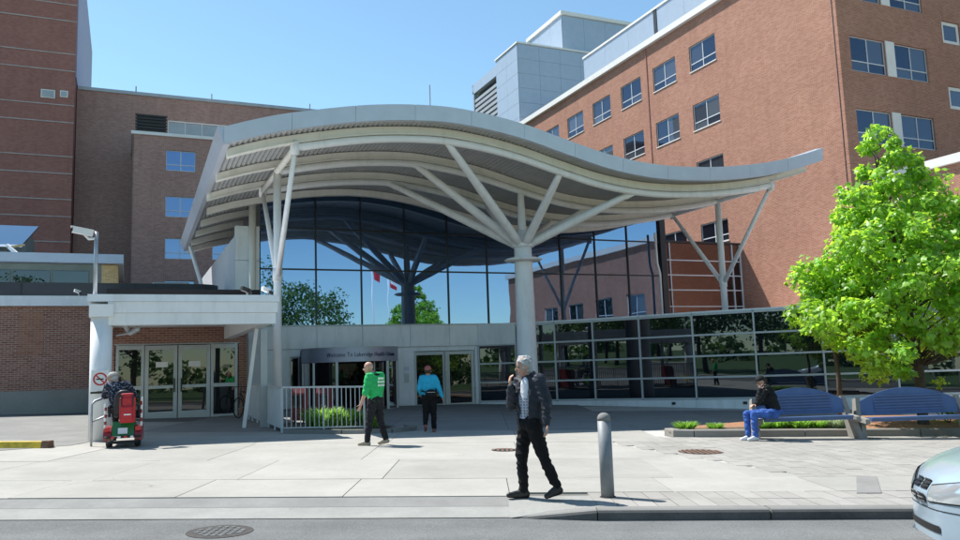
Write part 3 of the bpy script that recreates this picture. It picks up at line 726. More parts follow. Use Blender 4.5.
# no-smoking sign on the porch column
NS = Thing('no_smoking_sign', 'small white no smoking sign with red ring on the porch column', 'sign', (-13.80, -5.98, 1.6), 'B')
NS.box('board', -13.98, -13.62, -6.00, -5.975, 1.36, 1.82, M['white'])
S = Shape(); 
for k in range(24):
    a0, a1 = 2 * math.pi * k / 24, 2 * math.pi * (k + 1) / 24
    S.add([(-13.8 + r * math.cos(a), -6.004, 1.62 + r * math.sin(a)) for a, r in ((a0, .11), (a1, .11), (a1, .145), (a0, .145))], [(0, 1, 2, 3)])
S.add([(-13.8 + p, -6.006, 1.62 + q) for p, q in ((-.09, .07), (-.07, .09), (.09, -.07), (.07, -.09))], [(0, 1, 2, 3)])
NS.shape('ring', S, M['sign_red']); NS.box('cigarette', -13.88, -13.73, -6.008, -6.003, 1.605, 1.632, M['black'])
NS.box('plate', -13.99, -13.61, -6.002, -5.978, 1.30, 1.345, M['black'])
# CCTV pole on the porch
CC = Thing('camera_pole', 'slim grey pole with a white security camera on the porch corner', 'camera', (-13.96, -5.6, 3.53), 'B')
S = Shape().tube([(-13.96, -5.6, 3.53), (-13.96, -5.6, 5.02)], .045, 10); CC.shape('pole', S, M['galv'], smooth=True)
S = Shape().tube([(-13.96, -5.6, 4.86), (-14.12, -5.62, 4.84), (-14.2, -5.63, 4.93)], .03, 8); CC.shape('arm', S, M['white'])
S = Shape().obox((-14.24, -5.65, 5.0), (.21, .03, -.035), (-.01, .065, 0), (.01, 0, .06)); h = CC.shape('housing', S, M['white'])
S = Shape().obox((-14.25, -5.65, 5.07), (.24, .03, -.04), (-.01, .085, 0), (.002, 0, .012)); CC.shape('sunshield', S, M['white'], h)
S = Shape().obox((-14.452, -5.68, 5.035), (.006, 0, 0), (0, .04, 0), (0, 0, .04)); CC.shape('lens', S, M['black'], h)
for i, (t, s, lab, d) in enumerate(((-10.55, -5.5, 'small dark security camera standing on the porch roof edge', 0), (-10.05, -5.5, 'small white security camera at the right end of the porch roof', 1), (-14.95, 7.9, 'small white camera on the parapet of the low brick building', 1))):
    z0 = 3.53 if i < 2 else 4.8
    K = Thing('security_camera', lab, 'camera', (t, s, z0), 'B')
    S = Shape().tube([(t, s, z0), (t, s, z0 + .12)], .025, 8); K.shape('bracket', S, M['galv'])
    S = Shape().obox((t - .05, s - .05, z0 + .17), (.10, .05, -.03), (-.02, .045, 0), (.01, 0, .05)); K.shape('housing', S, M['white'] if d else M['black'])
    S = Shape().ellip((t + .06, s - .08, z0 + .1), (.05, .05, .05)); K.shape('dome', S, M['black'], smooth=True)
FL = Thing('flood_light', 'small floodlight under the porch roof beside the column', 'light', (-13.3, -5.3, 2.8), 'B')
S = Shape().tube([(-13.5, -5.4, 2.62), (-13.2, -5.45, 2.66)], .02, 8); FL.shape('arm', S, M['galv'])
S = Shape().caps((-13.2, -5.45, 2.66), (-13.05, -5.5, 2.75), .05, .07); FL.shape('lamp_head', S, M['galv'], smooth=True)
S = Shape().caps((-13.24, -5.40, 2.72), (-13.3, -5.5, 2.83), .05, .06); FL.shape('lamp_head', S, M['galv'], smooth=True)
# ------------------------------------------------------------------ entrance canopy (wave roof on tree column)
PB = np.array([(-11.4, 7.70), (-10.87, 7.89), (-9.71, 8.28), (-8.31, 8.62), (-6.73, 8.92), (-5.26, 9.07), (-4.3, 9.10), (-3.38, 9.04), (-1.71, 8.79), (-0.12, 8.40), (1.54, 8.03), (3.30, 7.85), (5.19, 7.89), (7.18, 8.10), (9.33, 8.52), (11.14, 9.07), (11.6, 9.24)])
def catmull(tt):
    xs, ys = PB[:, 0], PB[:, 1]; m = np.gradient(ys, xs); i = np.clip(np.searchsorted(xs, tt) - 1, 0, len(xs) - 2)
    h = xs[i + 1] - xs[i]; u = (tt - xs[i]) / h
    return (2 * u**3 - 3 * u**2 + 1) * ys[i] + (u**3 - 2 * u**2 + u) * h * m[i] + (-2 * u**3 + 3 * u**2) * ys[i + 1] + (u**3 - u**2) * h * m[i + 1]
def zs_(t): return float(catmull(np.array([t]))[0])
CA = Thing('entrance_canopy', 'big wave-shaped grey metal canopy on a white tree-like column over the entrance', 'canopy', (0, 0, 0.0), 'B')
TL0, TL1, TR = -10.90, -10.62, 11.12
S0, S1 = -3.8, 17.0
# soffit: corrugated sheet, ribs run front to back
ts = np.arange(0, 1.0001, 1 / 288); vs = []; fs = []
for k, u in enumerate(ts):
    rib = 0.0 if (k % 2 == 0) else 0.05
    for s, tl in ((S0 + .12, TL0), (S1, TL1)):
        t = tl + (TR - tl) * u; vs.append((t, s, zs_(t) + .02 + rib))
for k in range(len(ts) - 1): fs.append((2 * k, 2 * k + 1, 2 * k + 3, 2 * k + 2))
S = Shape().add(vs, fs); CA.shape('soffit', S, M['soffit'])
ts = np.linspace(0, 1, 61); vs = []; fs = []
for u in ts:
    for s, tl in ((S0, TL0 - .05), (S1, TL1 - .05)):
        t = tl + (TR + .05 - tl) * u; vs.append((t, s, zs_(t) + .475))
for k in range(60): fs.append((2 * k, 2 * k + 2, 2 * k + 3, 2 * k + 1))
CA.shape('roof_sheet', Shape().add(vs, fs), M['fascia'], smooth=True)
# front fascia in metal lengths with fine joints
ed = np.linspace(TL0 - .05, TR + .05, 13)
for i in range(12):
    tt = np.linspace(ed[i] + .004, ed[i + 1] - .004, 7); S = Shape(); vs = []
    for t in tt:
        z = zs_(t); vs += [(t, S0 - .02, z - .005), (t, S0 - .06, z + .47), (t, S0 + .15, z + .485), (t, S0 + .15, z - .005)]
    f = []
    for k in range(6):
        for j in range(4): a, b = 4 * k + j, 4 * k + (j + 1) % 4; f.append((a, a + 4, b + 4, b)[::-1])
    f += [(0, 1, 2, 3), (24, 27, 26, 25)]
    CA.shape('fascia_length', S.add(vs, f), M['fascia'])
# left edge fascia, running back
S = Shape(); zl = zs_(TL0)
q = lambda t, s, z: (t, s, z)
S.add([q(TL0 - .05, S0, zl - .01), q(TL1 - .05, S1, zs_(TL1) - .01), q(TL1 - .22, S1, zs_(TL1) + .46), q(TL0 - .22, S0, zl + .46), q(TL0 + .1, S0, zl - .01), q(TL1 + .1, S1, zs_(TL1) - .01), q(TL1 + .1, S1, zs_(TL1) + .47), q(TL0 + .1, S0, zl + .47)],
      [(0, 1, 2, 3), (4, 7, 6, 5), (0, 4, 5, 1), (3, 2, 6, 7), (0, 3, 7, 4), (1, 5, 6, 2)])
CA.shape('side_fascia', S, M['fascia'])
S = Shape().box(TR - .05, TR + .06, S0 + .16, S1, zs_(TR) - .01, zs_(TR) + .5); CA.shape('side_fascia', S, M['fascia'])
S = Shape(); tt = np.linspace(TL1, TR, 41)
for t in tt: S.v += [(t, S1, zs_(t)), (t, S1, zs_(t) + .47)]
S.f += [(2 * k, 2 * k + 2, 2 * k + 3, 2 * k + 1) for k in range(40)]; CA.shape('back_fascia', S, M['fascia'])
# wave beams (cream) and the round chords below them (white)
def sweep(t0, t1, s, zo0, zo1, w, n=48):
    S = Shape()
    for t in np.linspace(t0, t1, n):
        z = zs_(t); S.v += [(t, s - w / 2, z + zo1), (t, s + w / 2, z + zo1), (t, s + w / 2, z + zo0), (t, s - w / 2, z + zo0)]
    for k in range(n - 1):
        for j in range(4): a, b = 4 * k + j, 4 * k + (j + 1) % 4; S.f.append((a, b, b + 4, a + 4))
    S.f += [(3, 2, 1, 0), (4 * n - 4, 4 * n - 3, 4 * n - 2, 4 * n - 1)]
    return S
for s in (-3.0, 0.0, 3.0): 
    CA.shape('wave_beam', sweep(TL0 + .12, TR - .1, s, 0.012, -0.21, .20), M['cream'])
    CA.shape('beam_flange', sweep(TL0 + .13, TR - .11, s, -0.212, -0.235, .30), M['cream'])
    S = Shape().tube([(t, s, zs_(t) - .235 - .125) for t in np.linspace(-8.95, 9.35, 44)], .115, 12); CA.shape('chord_tube', S, M['white_paint'], smooth=True)
for s in (6.0, 8.6, 11.2, 13.8, 16.4):
    CA.shape('wave_beam', sweep(TL1 + .1, -8.5 if s > 6.5 else TR - .1, s, 0.012, -0.24, .24, 24), M['cream'])
# tree column
S = Shape().lathe((0, 0, 0), [(.385, -0.1), (.38, .5), (.345, 4.0), (.325, 5.30), (.325, 5.9)], 32); CA.shape('column', S, M['white_paint'], smooth=True)
S = Shape().lathe((0, 0, 0), [(.35, 5.36), (.62, 5.39), (.70, 5.44), (.62, 5.49), (.35, 5.52)], 32); CA.shape('column_ring', S, M['white_paint'], smooth=True)
S = Shape().lathe((0, 0, 0), [(.345, 5.9), (.42, 5.92), (.42, 6.0), (.34, 6.06), (.30, 6.4), (.1, 6.6)], 32); CA.shape('hub', S, M['white_paint'], smooth=True)
for t in (-4.1, 0.0, 2.9):
    for s in (-3.0, 0.0, 3.0):
        z = zs_(t) - .36
        d = Vector((t, s, 0)); d = d.normalized() * .22 if d.length > .1 else d
        p, q_ = Vector((d.x, d.y, 6.0)), Vector((t, s, z)); m = p.lerp(q_, .5)
        S = Shape().tube([p, p.lerp(q_, .12), m, p.lerp(q_, .9), q_], [.15, .165, .155, .12, .10], 14); b = CA.shape('branch', S, M['white_paint'], smooth=True)
        dd = (q_ - p).normalized()
        S = Shape().obox(q_ - dd * .12, dd * .16, Vector((0, 0, 1)).cross(dd).normalized() * .02 if abs(dd.z) < .98 else Vector((.02, 0, 0)), Vector((0, 0, .14))); CA.shape('gusset', S, M['cream'], b)
# side poles with V arms under a cross beam
for t, zb in ((-8.87, 0.1), (9.2, 3.35)):
    zt = zs_(t) - .36
    S = Shape().tube([(t, 0, zb), (t, 0, zt)], [.13, .125], 14); CA.shape('pole', S, M['white_paint'], smooth=True)
    S = Shape().tube([(t, -3.05, zt), (t, 3.2, zt)], .10, 12); CA.shape('cross_tube', S, M['cream'] if t < 0 else M['white_paint'], smooth=True)
    for s in (-3.0, 3.0):
        S = Shape().tube([(t, s * .03, 4.75), (t, s, zt - .05)], [.095, .075], 12); CA.shape('arm', S, M['white_paint'], smooth=True)
        S = Shape().tube([(t, s, zt - .2), (t, s, zt + .2)], .14, 12); CA.shape('node', S, M['white_paint'], smooth=True)
    S = Shape().tube([(t, 0, 4.55), (t, 0, 4.95)], .155, 14); CA.shape('collar', S, M['white_paint'], smooth=True)
# thin prop at the left back edge
S = Shape().tube([(-10.5, 15.0, zs_(-10.5) - .1), (-9.6, 14.6, 4.6)], .09, 8); CA.shape('prop', S, M['white_paint'])
S = Shape().tube([(-4.9, S0 + .05, zs_(-4.9) + .47), (-4.9, S0 + .05, zs_(-4.9) + 1.15)], .018, 6); CA.shape('lightning_rod', S, M['galv'])

# ------------------------------------------------------------------ glass entrance hall
EH = Thing('entrance_hall', 'blue mirrored glass entrance hall with white panel ground floor under the canopy', 'building', (0, 6.6, 0.0), 'B')
te = [-8.43, -6.19, -4.28, -2.35, -.37, 1.53, 3.42, 5.32, 7.24, 9.10, 11.03]
zrow = [3.50, 5.80, 7.49]
for i in range(10):
    a, b = te[i] + .02, te[i + 1] - .02
    for j in range(3):
        z0 = zrow[j]
        if j < 2: top = [(b, zrow[j + 1] - .02), (a, zrow[j + 1] - .02)]
        else: top = [(t, zs_(t) + .0) for t in np.linspace(b, a, 5)]
        poly = [(a, z0 + .02), (b, z0 + .02)] + top
        S = Shape().extrude([(p, 6.60, z) for p, z in poly], (0, .03, 0)); S.f = [f[::-1] for f in S.f]
        o = EH.shape('pane', S, M['glass_c'])
        o.rotation_euler = (math.radians(random.uniform(-.12, .12)), 0, math.radians(random.uniform(-.12, .12)))
for t in te[1:-1]: EH.box('mullion', t - .028, t + .028, 6.54, 6.66, 3.48, zs_(t), M['mullion_d'])
for z in zrow[1:]: EH.box('transom', -8.43, 11.03, 6.55, 6.655, z - .03, z + .03, M['mullion_d'])
EH.box('corner_post', 11.03, 11.35, 6.45, 6.9, 3.3, zs_(11.1), M['roof_dark'])
S = Shape().tube([(10.75, 6.3, 3.4), (10.75, 6.3, 5.9), (10.62, 6.3, 6.4), (10.6, 6.3, 7.9)], .06, 8); EH.shape('downpipe', S, M['white_paint'], smooth=True)
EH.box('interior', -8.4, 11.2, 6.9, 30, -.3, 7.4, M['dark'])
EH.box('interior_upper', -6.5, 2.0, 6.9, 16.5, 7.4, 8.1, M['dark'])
# white end pier and flank
EH.box('end_panel', -9.38, -8.46, 6.55, 6.95, -.2, 4.78, M['panel']); EH.box('end_panel', -9.38, -8.46, 6.55, 6.95, 4.80, 6.1, M['panel']); EH.box('end_panel', -9.38, -8.46, 6.55, 6.95, 6.12, 7.5, M['panel'])
EH.box('flank_wall', -9.37, -9.2, 6.96, 30, -.2, 7.15, M['panel'])
S = Shape().tube([(-8.75, 6.45, -.1), (-8.75, 6.45, zs_(-8.75))], .14, 12); EH.shape('pier', S, M['cream'], smooth=True)
# ground floor: white panels with openings
ops = [(-7.26, -6.78, .75, 2.26), (-6.95 + .1, -3.05, -.2, 2.50), (-2.02, .78, -.2, 2.36)]
wall(EH, 'panel_wall', 'b', -8.43, 1.05, -.25, 2.55, 6.62, ops, M['panel'], .2)
window(EH, 'b', -7.26, -6.86, .75, 2.26, 6.62, M['glass_door'], M['alu'], cols=1, split=0)
for (a, b) in ((-8.43, -6.19), (-6.19, -4.28), (-4.28, -2.2), (-2.2, -.4), (-.4, 1.05)):
    EH.box('band_panel', a + .008, b - .008, 6.53, 6.62, 2.56, 3.46, M['panel'])
EH.box('band_cap', -8.43, 11.03, 6.50, 6.68, 3.462, 3.52, M['alu'])
for (a, b) in ((-8.43, -7.3), (-6.75 + 4.0, -2.05), (.8, 1.05)):
    EH.box('band_panel', a + .008, b - .008, 6.575, 6.615, .16, 2.5, M['panel'])
EH.box('hand_sensor', -2.48, -2.3, 6.55, 6.575, 1.05, 1.4, M['alu'])
for z in (1.55, 1.3): EH.box('small_notice', -2.5, -2.28, 6.56, 6.574, z, z + .16, M['plate'])
d1 = glazed(EH, 'sliding_door', -2.00, -.62, -.02, 2.34, 6.70, [(.03, .12), (2.26, .14)], M['glass_door'], M['alu'], .09)
d2 = glazed(EH, 'sliding_door', -.52, .76, -.02, 2.34, 6.70, [(.03, .12), (2.26, .14)], M['glass_door'], M['alu'], .13)
EH.box('handle', -.36, -.32, 6.60, 6.63, .95, 1.3, M['black'], d2)
EH.box('door_post', -.615, -.525, 6.60, 6.80, -.02, 2.34, M['alu'])
EH.box('door_sticker', -.58, -.55, 6.585, 6.6, 1.5, 1.62, M['white'])

# revolving door drum with sign
DR = Thing('revolving_door', 'curved revolving door drum with dark blue lettered sign band at the entrance', 'door', (-5.0, 6.0, 0.0), 'B')
RD = 1.98; cx, cy = -5.0, 6.05
def arcp(a, r): return (cx + r * math.sin(a), cy - r * math.cos(a))
def arcwall(a0, a1, z0, z1, r, th, n=20):
    S = Shape()
    for a in np.linspace(a0, a1, n):
        (x, y), (x2, y2) = arcp(a, r), arcp(a, r - th); S.v += [(x, y, z0), (x, y, z1), (x2, y2, z1), (x2, y2, z0)]
    for k in range(n - 1):
        for j in range(4): p, q_ = 4 * k + j, 4 * k + (j + 1) % 4; S.f.append((p, p + 4, q_ + 4, q_)[::-1])
    S.f += [(0, 1, 2, 3), (4 * n - 1, 4 * n - 2, 4 * n - 3, 4 * n - 4)]
    return S
H90 = math.radians(84)
fb = DR.shape('sign_band', arcwall(-H90, H90, 1.97, 2.50, RD, .1, 40), M['sign_blue'], smooth=False)
DR.shape('sign_band_edge', arcwall(-H90, H90, 2.50, 2.54, RD + .02, .14, 40), M['alu'])
S = Shape().add([(*arcp(a, RD - .03), 2.49) for a in np.linspace(-H90, H90, 30)], [tuple(range(30))]); DR.shape('drum_roof', S, M['steel_grey'])
posts = [-1.42, -1.02, -.50, .62, 1.1, 1.42]
for a in posts:
    x, y = arcp(a, RD - .05); S = Shape().box(x - .05, x + .05, y - .05, y + .05, -.02, 1.97); DR.shape('post', S, M['alu'])
for a0, a1 in ((-1.42, -1.02), (-1.02, -.50), (.62, 1.1), (1.1, 1.42)):
    DR.shape('curved_pane', arcwall(a0 + .02, a1 - .02, .12, 1.96, RD - .04, .02, 8), M['glass_door'])
    DR.shape('kick_rail', arcwall(a0 + .02, a1 - .02, -.02, .12, RD - .02, .05, 8), M['alu'])
for k in range(4):
    a = .35 + k * math.pi / 2; S = Shape(); p = Vector((cx, cy, 1.0)); e = Vector((math.cos(a), math.sin(a), 0)); nn = Vector((-e.y, e.x, 0))
    S.obox(p + e * 0.86, e * .84, nn * .012, (0, 0, .92)); w = DR.shape('wing_pane', S, M['glass_door'])
    S = Shape().obox(p + e * 1.68, e * .035, nn * .03, (0, 0, .95)); DR.shape('wing_stile', S, M['alu'], w)
# lettering bent round the drum
def text_mesh(body, size, ext=0.006):
    cu = bpy.data.curves.new('txt', 'FONT'); cu.body = body; cu.size = size; cu.extrude = ext; cu.align_x = 'CENTER'; cu.align_y = 'CENTER'; cu.resolution_u = 2; cu.space_character = 1.12
    to = bpy.data.objects.new('txt', cu); COL.objects.link(to); bpy.context.view_layer.update()
    me = bpy.data.meshes.new_from_object(to.evaluated_get(bpy.context.evaluated_depsgraph_get())); bpy.data.objects.remove(to)
    return me
bpy.context.view_layer.update()
me = text_mesh('Welcome To Lakeridge Health Oshawa', .235)
co = np.zeros(len(me.vertices) * 3); me.vertices.foreach_get('co', co); co = co.reshape(-1, 3)
wd = co[:, 0].max() - co[:, 0].min(); co[:, 0] *= 3.05 / wd
new = []
for x, y, z in co:
    a = (x + .16) / RD; px, py = arcp(a, RD + .008 + z); new.append((px - cx, py - cy, y + 2.235 - 2.235))
me.vertices.foreach_set('co', np.array(new).ravel()); me.materials.clear(); me.materials.append(M['letters']); me.update()
DR.me('lettering', me, (cx, cy, 2.235), fb)

# ------------------------------------------------------------------ curved low glass wall
LG = Thing('curved_glass_wall', 'low curved wall of dark glass panes with pale mullions right of the entrance', 'glass wall', (8.25, 31.4, -0.2), 'W')
pw = [(-0.17, 35.5), (1.45, 35.05), (3.1, 34.3), (4.65, 33.7), (6.4, 32.65), (8.25, 31.45), (10.3, 30.4), (12.5, 29.6), (14.9, 29.1), (17.3, 28.9), (19.7, 28.95), (22.0, 29.2)]
zt_, zb_ = 3.36, 0.10
zr = [zb_ + (zt_ - zb_) * k / 4 for k in range(5)]
for i in range(len(pw) - 1):
    p, q_ = Vector((*pw[i], 0)), Vector((*pw[i + 1], 0)); d = (q_ - p).normalized(); nn = Vector((d.y, -d.x, 0))
    for j in range(4):
        if i < 1 and j == 3: continue
        a, b = p + d * .025, q_ - d * .025
        S = Shape(); z0, z1 = zr[j] + .02, zr[j + 1] - .02
        S.add([a + Vector((0, 0, z0)), b + Vector((0, 0, z0)), b + Vector((0, 0, z1)), a + Vector((0, 0, z1)), a - nn * .03 + Vector((0, 0, z0)), b - nn * .03 + Vector((0, 0, z0)), b - nn * .03 + Vector((0, 0, z1)), a - nn * .03 + Vector((0, 0, z1))], BOXF[:0] + [(0, 1, 2, 3), (4, 7, 6, 5), (0, 4, 5, 1), (3, 2, 6, 7)])
        o = LG.shape('pane', S, M['glass_low']); o.rotation_euler = (math.radians(random.uniform(-.25, .25)), 0, math.radians(random.uniform(-.2, .2)))
    if i < 1:
        S = Shape().obox((p + q_) / 2 + Vector((0, 0, (zr[3] + 3.46) / 2 + .02)) + nn * .03, d * ((q_ - p).length / 2 - .006), nn * .05, (0, 0, (3.46 - zr[3]) / 2)); LG.shape('band_panel', S, M['panel'])
    for j in range(5):
        if i < 1 and j == 4: continue
        h = .035 if j < 4 else .05
        S = Shape().obox((p + q_) / 2 + Vector((0, 0, zr[j])) + nn * .01, d * ((q_ - p).length / 2 - .03), nn * .05, (0, 0, h)); LG.shape('transom', S, M['mullion_l'])
    S = Shape().obox((p + q_) / 2 + Vector((0, 0, -.22)) + nn * .05, d * ((q_ - p).length / 2), nn * .10, (0, 0, .275)); LG.shape('sill_panel', S, M['panel'])
    zt2 = zt_ if i >= 1 else zr[3]
    S = Shape().obox(p + Vector((0, 0, (zt2 + zb_) / 2)) + nn * .012, d * .032, nn * .06, (0, 0, (zt2 - zb_) / 2)); LG.shape('mullion', S, M['mullion_l'])
S = Shape(); rp = [(x, y, 3.40) for x, y in pw[1:]] + [tuple(LW(20.3, 1.3, 3.40)), tuple(LW(18.7, 1.3, 3.40)), tuple(LW(18.7, 9.45, 3.40)), tuple(LW(11.05, 9.45, 3.40)), tuple(LW(11.05, 6.7, 3.40)), tuple(LW(1.3, 6.7, 3.40))]
S.extrude(rp, (0, 0, .07)); LG.shape('flat_roof', S, M['panel'])
S = Shape()   # dark room behind
ip = [Vector((x, y, 0)) + Vector((.15, .3, 0)) for x, y in pw]
for z in (-.3, 3.38): S.v += [(v.x, v.y, z) for v in ip]
n_ = len(ip); S.f += [(k, k + 1, n_ + k + 1, n_ + k) for k in range(n_ - 1)]
LG.shape('dark_back', S, M['dark'])
for x, y in ((556, 0), (604, 0)):
    pass
for k, f_ in ((4, .55), (5, .75)):
    p = Vector((*pw[k], .04)).lerp(Vector((*pw[k + 1], .04)), f_); S = Shape().box(p.x - .07, p.x + .07, p.y - .22, p.y - .10, -.12, -.02); LG.shape('vent_block', S, M['black'])

# glazed link between the hall and the brick block
CN = Thing('glazed_link', 'tall glazed link with white glazing bars reflecting brick beside the canopy pole', 'glass wall', (15, 9.4, 3.4), 'B')
tc = [11.4, 13.75, 18.08, 18.66]; zc = [3.45, 4.5, 5.4, 6.22, 7.04, 8.0]
for i in range(3):
    for j in range(5): CN.box('pane', tc[i] + .02, tc[i + 1] - .02, 9.4, 9.43, zc[j] + .02, zc[j + 1] - .02, M['glass_conn'])
for t in tc: CN.box('mullion', t - .035, t + .035, 9.33, 9.45, 3.45, 8.0, M['winframe'])
for z in zc[:-1]: CN.box('transom', 11.4, 18.66, 9.34, 9.44, z - .03, z + .03, M['winframe'])
CN.box('roof_edge', 11.0, 18.70, 9.32, 20, 8.0, 8.12, M['roof_dark'])
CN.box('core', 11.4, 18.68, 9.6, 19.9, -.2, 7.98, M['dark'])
# ------------------------------------------------------------------ street furniture
X, Y = 1.48, 10.13; zg = gz(X)
BO = Thing('bollard', 'grey round steel bollard standing alone near the kerb', 'bollard', (X, Y, zg), 'W')
S = Shape().lathe((X, Y, zg), [(.083, -.02), (.083, .93)], 28); BO.shape('post', S, M['bollard'], smooth=True)
S = Shape().lathe((X, Y, zg), [(.084, .93), (.082, .965), (.066, 1.0), (.035, 1.02), (.004, 1.026)], 28); BO.shape('domed_cap', S, M['conc_kerb'], smooth=True)
S = Shape().lathe((X, Y, zg), [(.10, -.01), (.10, .006)], 28); BO.shape('collar', S, M['iron'])

def bench(x0, yb, label, w=2.30):
    zg = gz(x0 + w / 2); xm = x0 + w / 2
    B = Thing('bench', label, 'bench', (xm, yb, zg), 'W', 'blue benches along the planter')
    for sx in (0, 1):
        xa = x0 if sx == 0 else x0 + w - .10
        poly = [(yb - .36, zg - .03), (yb + .20, zg - .03), (yb + .28, zg + .86), (yb + .14, zg + .90), (yb + .02, zg + .50), (yb - .40, zg + .46), (yb - .42, zg + .36), (yb - .22, zg + .32)]
        dx = -.08 if sx == 0 else .08
        S = Shape().extrude([(xa, y, z) for y, z in poly], (.10, 0, 0)); a = np.array(S.v)
        S.v = [(p[0] + (dx * (1 - (p[2] - zg) / .9) * 1.6), p[1], p[2]) for p in S.v]
        B.shape('concrete_end', S, M['conc_wall'])
    for k in range(5):
        y0 = yb - .40 + k * .088; B.box('seat_slat', x0 + .08, x0 + w - .08, y0, y0 + .072, zg + .455 - k * .004, zg + .49 - k * .004, M['bench_blue'])
    B.box('seat_rail', x0 + .08, x0 + w - .08, yb - .36, yb - .31, zg + .40, zg + .452, M['bench_blue'])
    # arched back plate
    n = 25; S = Shape(); xs_ = np.linspace(x0 + .07, x0 + w - .07, n); top = [zg + .78 + .32 * (1 - ((x - xm) / (w / 2)) ** 2) for x in xs_]
    fr = []; 
    for x, z in zip(xs_, top): S.v += [(x, yb + .06, zg + .52), (x, yb + .06 + (z - zg - .52) * .16, z), (x, yb + .085, zg + .52), (x, yb + .085 + (z - zg - .52) * .16, z)]
    for k in range(n - 1):
        a = 4 * k; S.f += [(a, a + 4, a + 5, a + 1), (a + 2, a + 3, a + 7, a + 6), (a + 1, a + 5, a + 7, a + 3), (a, a + 2, a + 6, a + 4)]
    S.f += [(0, 1, 3, 2), (4 * n - 4, 4 * n - 2, 4 * n - 1, 4 * n - 3)]
    bk = B.shape('backrest', S, M['bench_blue'])
    for k in range(6):
        z = zg + .60 + k * .062; hw = w * .335; yy = yb + .06 + (z - zg - .52) * .16
        B.box('back_slat', xm - hw, xm + hw, yy - .022, yy - .004, z, z + .034, M['bench_blue'], bk)
    return B
bench(5.97, 17.98, 'blue bench with arched back, a seated person at its left end', 2.08)
bench(8.28, 17.98, 'empty blue bench with arched slatted back in front of the maple trunk')

# planter bed behind the benches
PK = Thing('planter_kerb', 'low rough stone kerb of the planting bed behind the benches', 'kerb', (8, 18.4, -.2), 'W')
pk = [(4.15, 18.95), (4.25, 18.45), (4.7, 18.36), (5.9, 18.35), (7.2, 18.36), (8.5, 18.36), (9.8, 18.37), (11.1, 18.38), (12.4, 18.4), (13.8, 18.45)]
for i in range(len(pk) - 1):
    p, q_ = Vector((*pk[i], 0)), Vector((*pk[i + 1], 0)); d = (q_ - p).normalized(); nn = Vector((-d.y, d.x, 0)); z0 = gz(p.x); z1 = gz(q_.x)
    S = Shape(); h = .16
    for P_, z in ((p + d * .01, z0), (q_ - d * .01, z1)):
        S.v += [tuple(P_ + Vector((0, 0, z - .1))), tuple(P_ + Vector((0, 0, z + h - .02)) + nn * .01), tuple(P_ + nn * .03 + Vector((0, 0, z + h))), tuple(P_ + nn * .2 + Vector((0, 0, z + h))), tuple(P_ + nn * .2 + Vector((0, 0, z - .1)))]
    S.f += [(0, 1, 2, 3, 4), (9, 8, 7, 6, 5)] + [(k, k + 5, 5 + (k + 1) % 5, (k + 1) % 5) for k in range(5)]
    PK.shape('kerbstone', S, M['conc_wall'])
def bed(name, pts, mat, dz, label, cat):
    n = len(pts); cx_ = sum(p[0] for p in pts) / n; cy_ = sum(p[1] for p in pts) / n
    S = Shape(); S.v = [(x, y, gz(x) + dz) for x, y in pts] + [(cx_, cy_, gz(cx_) + dz + .06)]
    S.f = [(i, (i + 1) % n, n) for i in range(n)]
    o = one(name, S, mat, None, None, kind='structure'); return o
bed('planting_bed', [(4.2, 18.6), (14, 18.55), (16, 21), (15, 24.5), (9.5, 24), (5.4, 20.6), (4.2, 19.2)], M['mulch'], .10, '', '')
bed('soil_strip', [(4.3, 18.56), (8.9, 18.57), (8.2, 19.5), (4.5, 19.3)], M['soil'], .125, '', '')

def blades(n, r, h, spread, seed, width=.012, bend=.5):
    g = np.random.default_rng(seed); v = []; f = []
    for i in range(n):
        a = g.uniform(0, 6.283); rr = r * math.sqrt(g.uniform(0, 1)); x, y = rr * math.cos(a), rr * math.sin(a); hh = h * g.uniform(.55, 1.1)
        da = a + g.normal(0, .6); lean = spread * g.uniform(.2, 1) ; dx, dy = math.cos(da) * lean, math.sin(da) * lean
        sx, sy = -math.sin(da + g.normal(0, .8)) * width, math.cos(da + g.normal(0, .8)) * width; o = len(v)
        for k, (u, w) in enumerate(((0, 1.0), (.45, 1.0), (.8, .7))):
            bx_, by_ = x + dx * u ** 1.8, y + dy * u ** 1.8; z = hh * (u - bend * .35 * u * u)
            v += [(bx_ - sx * w, by_ - sy * w, z), (bx_ + sx * w, by_ + sy * w, z)]
        v.append((x + dx * 1.15, y + dy * 1.15, hh * (1 - bend * .35)))
        f += [(o, o + 1, o + 3, o + 2), (o + 2, o + 3, o + 5, o + 4), (o + 4, o + 5, o + 6)]
    return v, f
gmesh = [me_from(*blades(420, .17, .34, .22, 20 + k), M['blade']) for k in range(3)]
gpale = me_from(*blades(420, .20, .30, .18, 40, .02), M['blade_grey'])
tufts = [(4.62, 18.8, 0, .78, 'round green grass clump at the left end of the planting bed'), (5.35, 18.95, 1, .62, 'green grass clump right behind the seated man'), (6.35, 18.85, 1, .9, 'bright green grass clump right of the seated man'), (6.75, 18.95, 2, .9, 'bright green grass clump under the left bench, second from the man'), (7.25, 18.9, 0, .95, 'bright green grass clump under the middle of the left bench'), (7.7, 18.95, 1, .8, 'green grass clump near the right end of the left bench'), (8.12, 18.9, 3, 1.0, 'pale grey green plant in the gap between the two benches'), (8.5, 19.0, 3, .95, 'pale grey green plant behind the left end of the empty bench'), (11.25, 19.0, 2, .85, 'leafy clump in the mulch at the right edge behind the empty bench')]
for (x, y, k, sc, lab) in tufts:
    o = bpy.data.objects.new('grass_clump', gmesh[k] if k < 3 else gpale); COL.objects.link(o); o.location = (x, y, gz(x) + .10); o.scale = (sc * 1.3, sc, sc); o.rotation_euler = (0, 0, random.uniform(0, 6))
    tag(o, lab, 'grass', 'grass clumps in the planting bed')

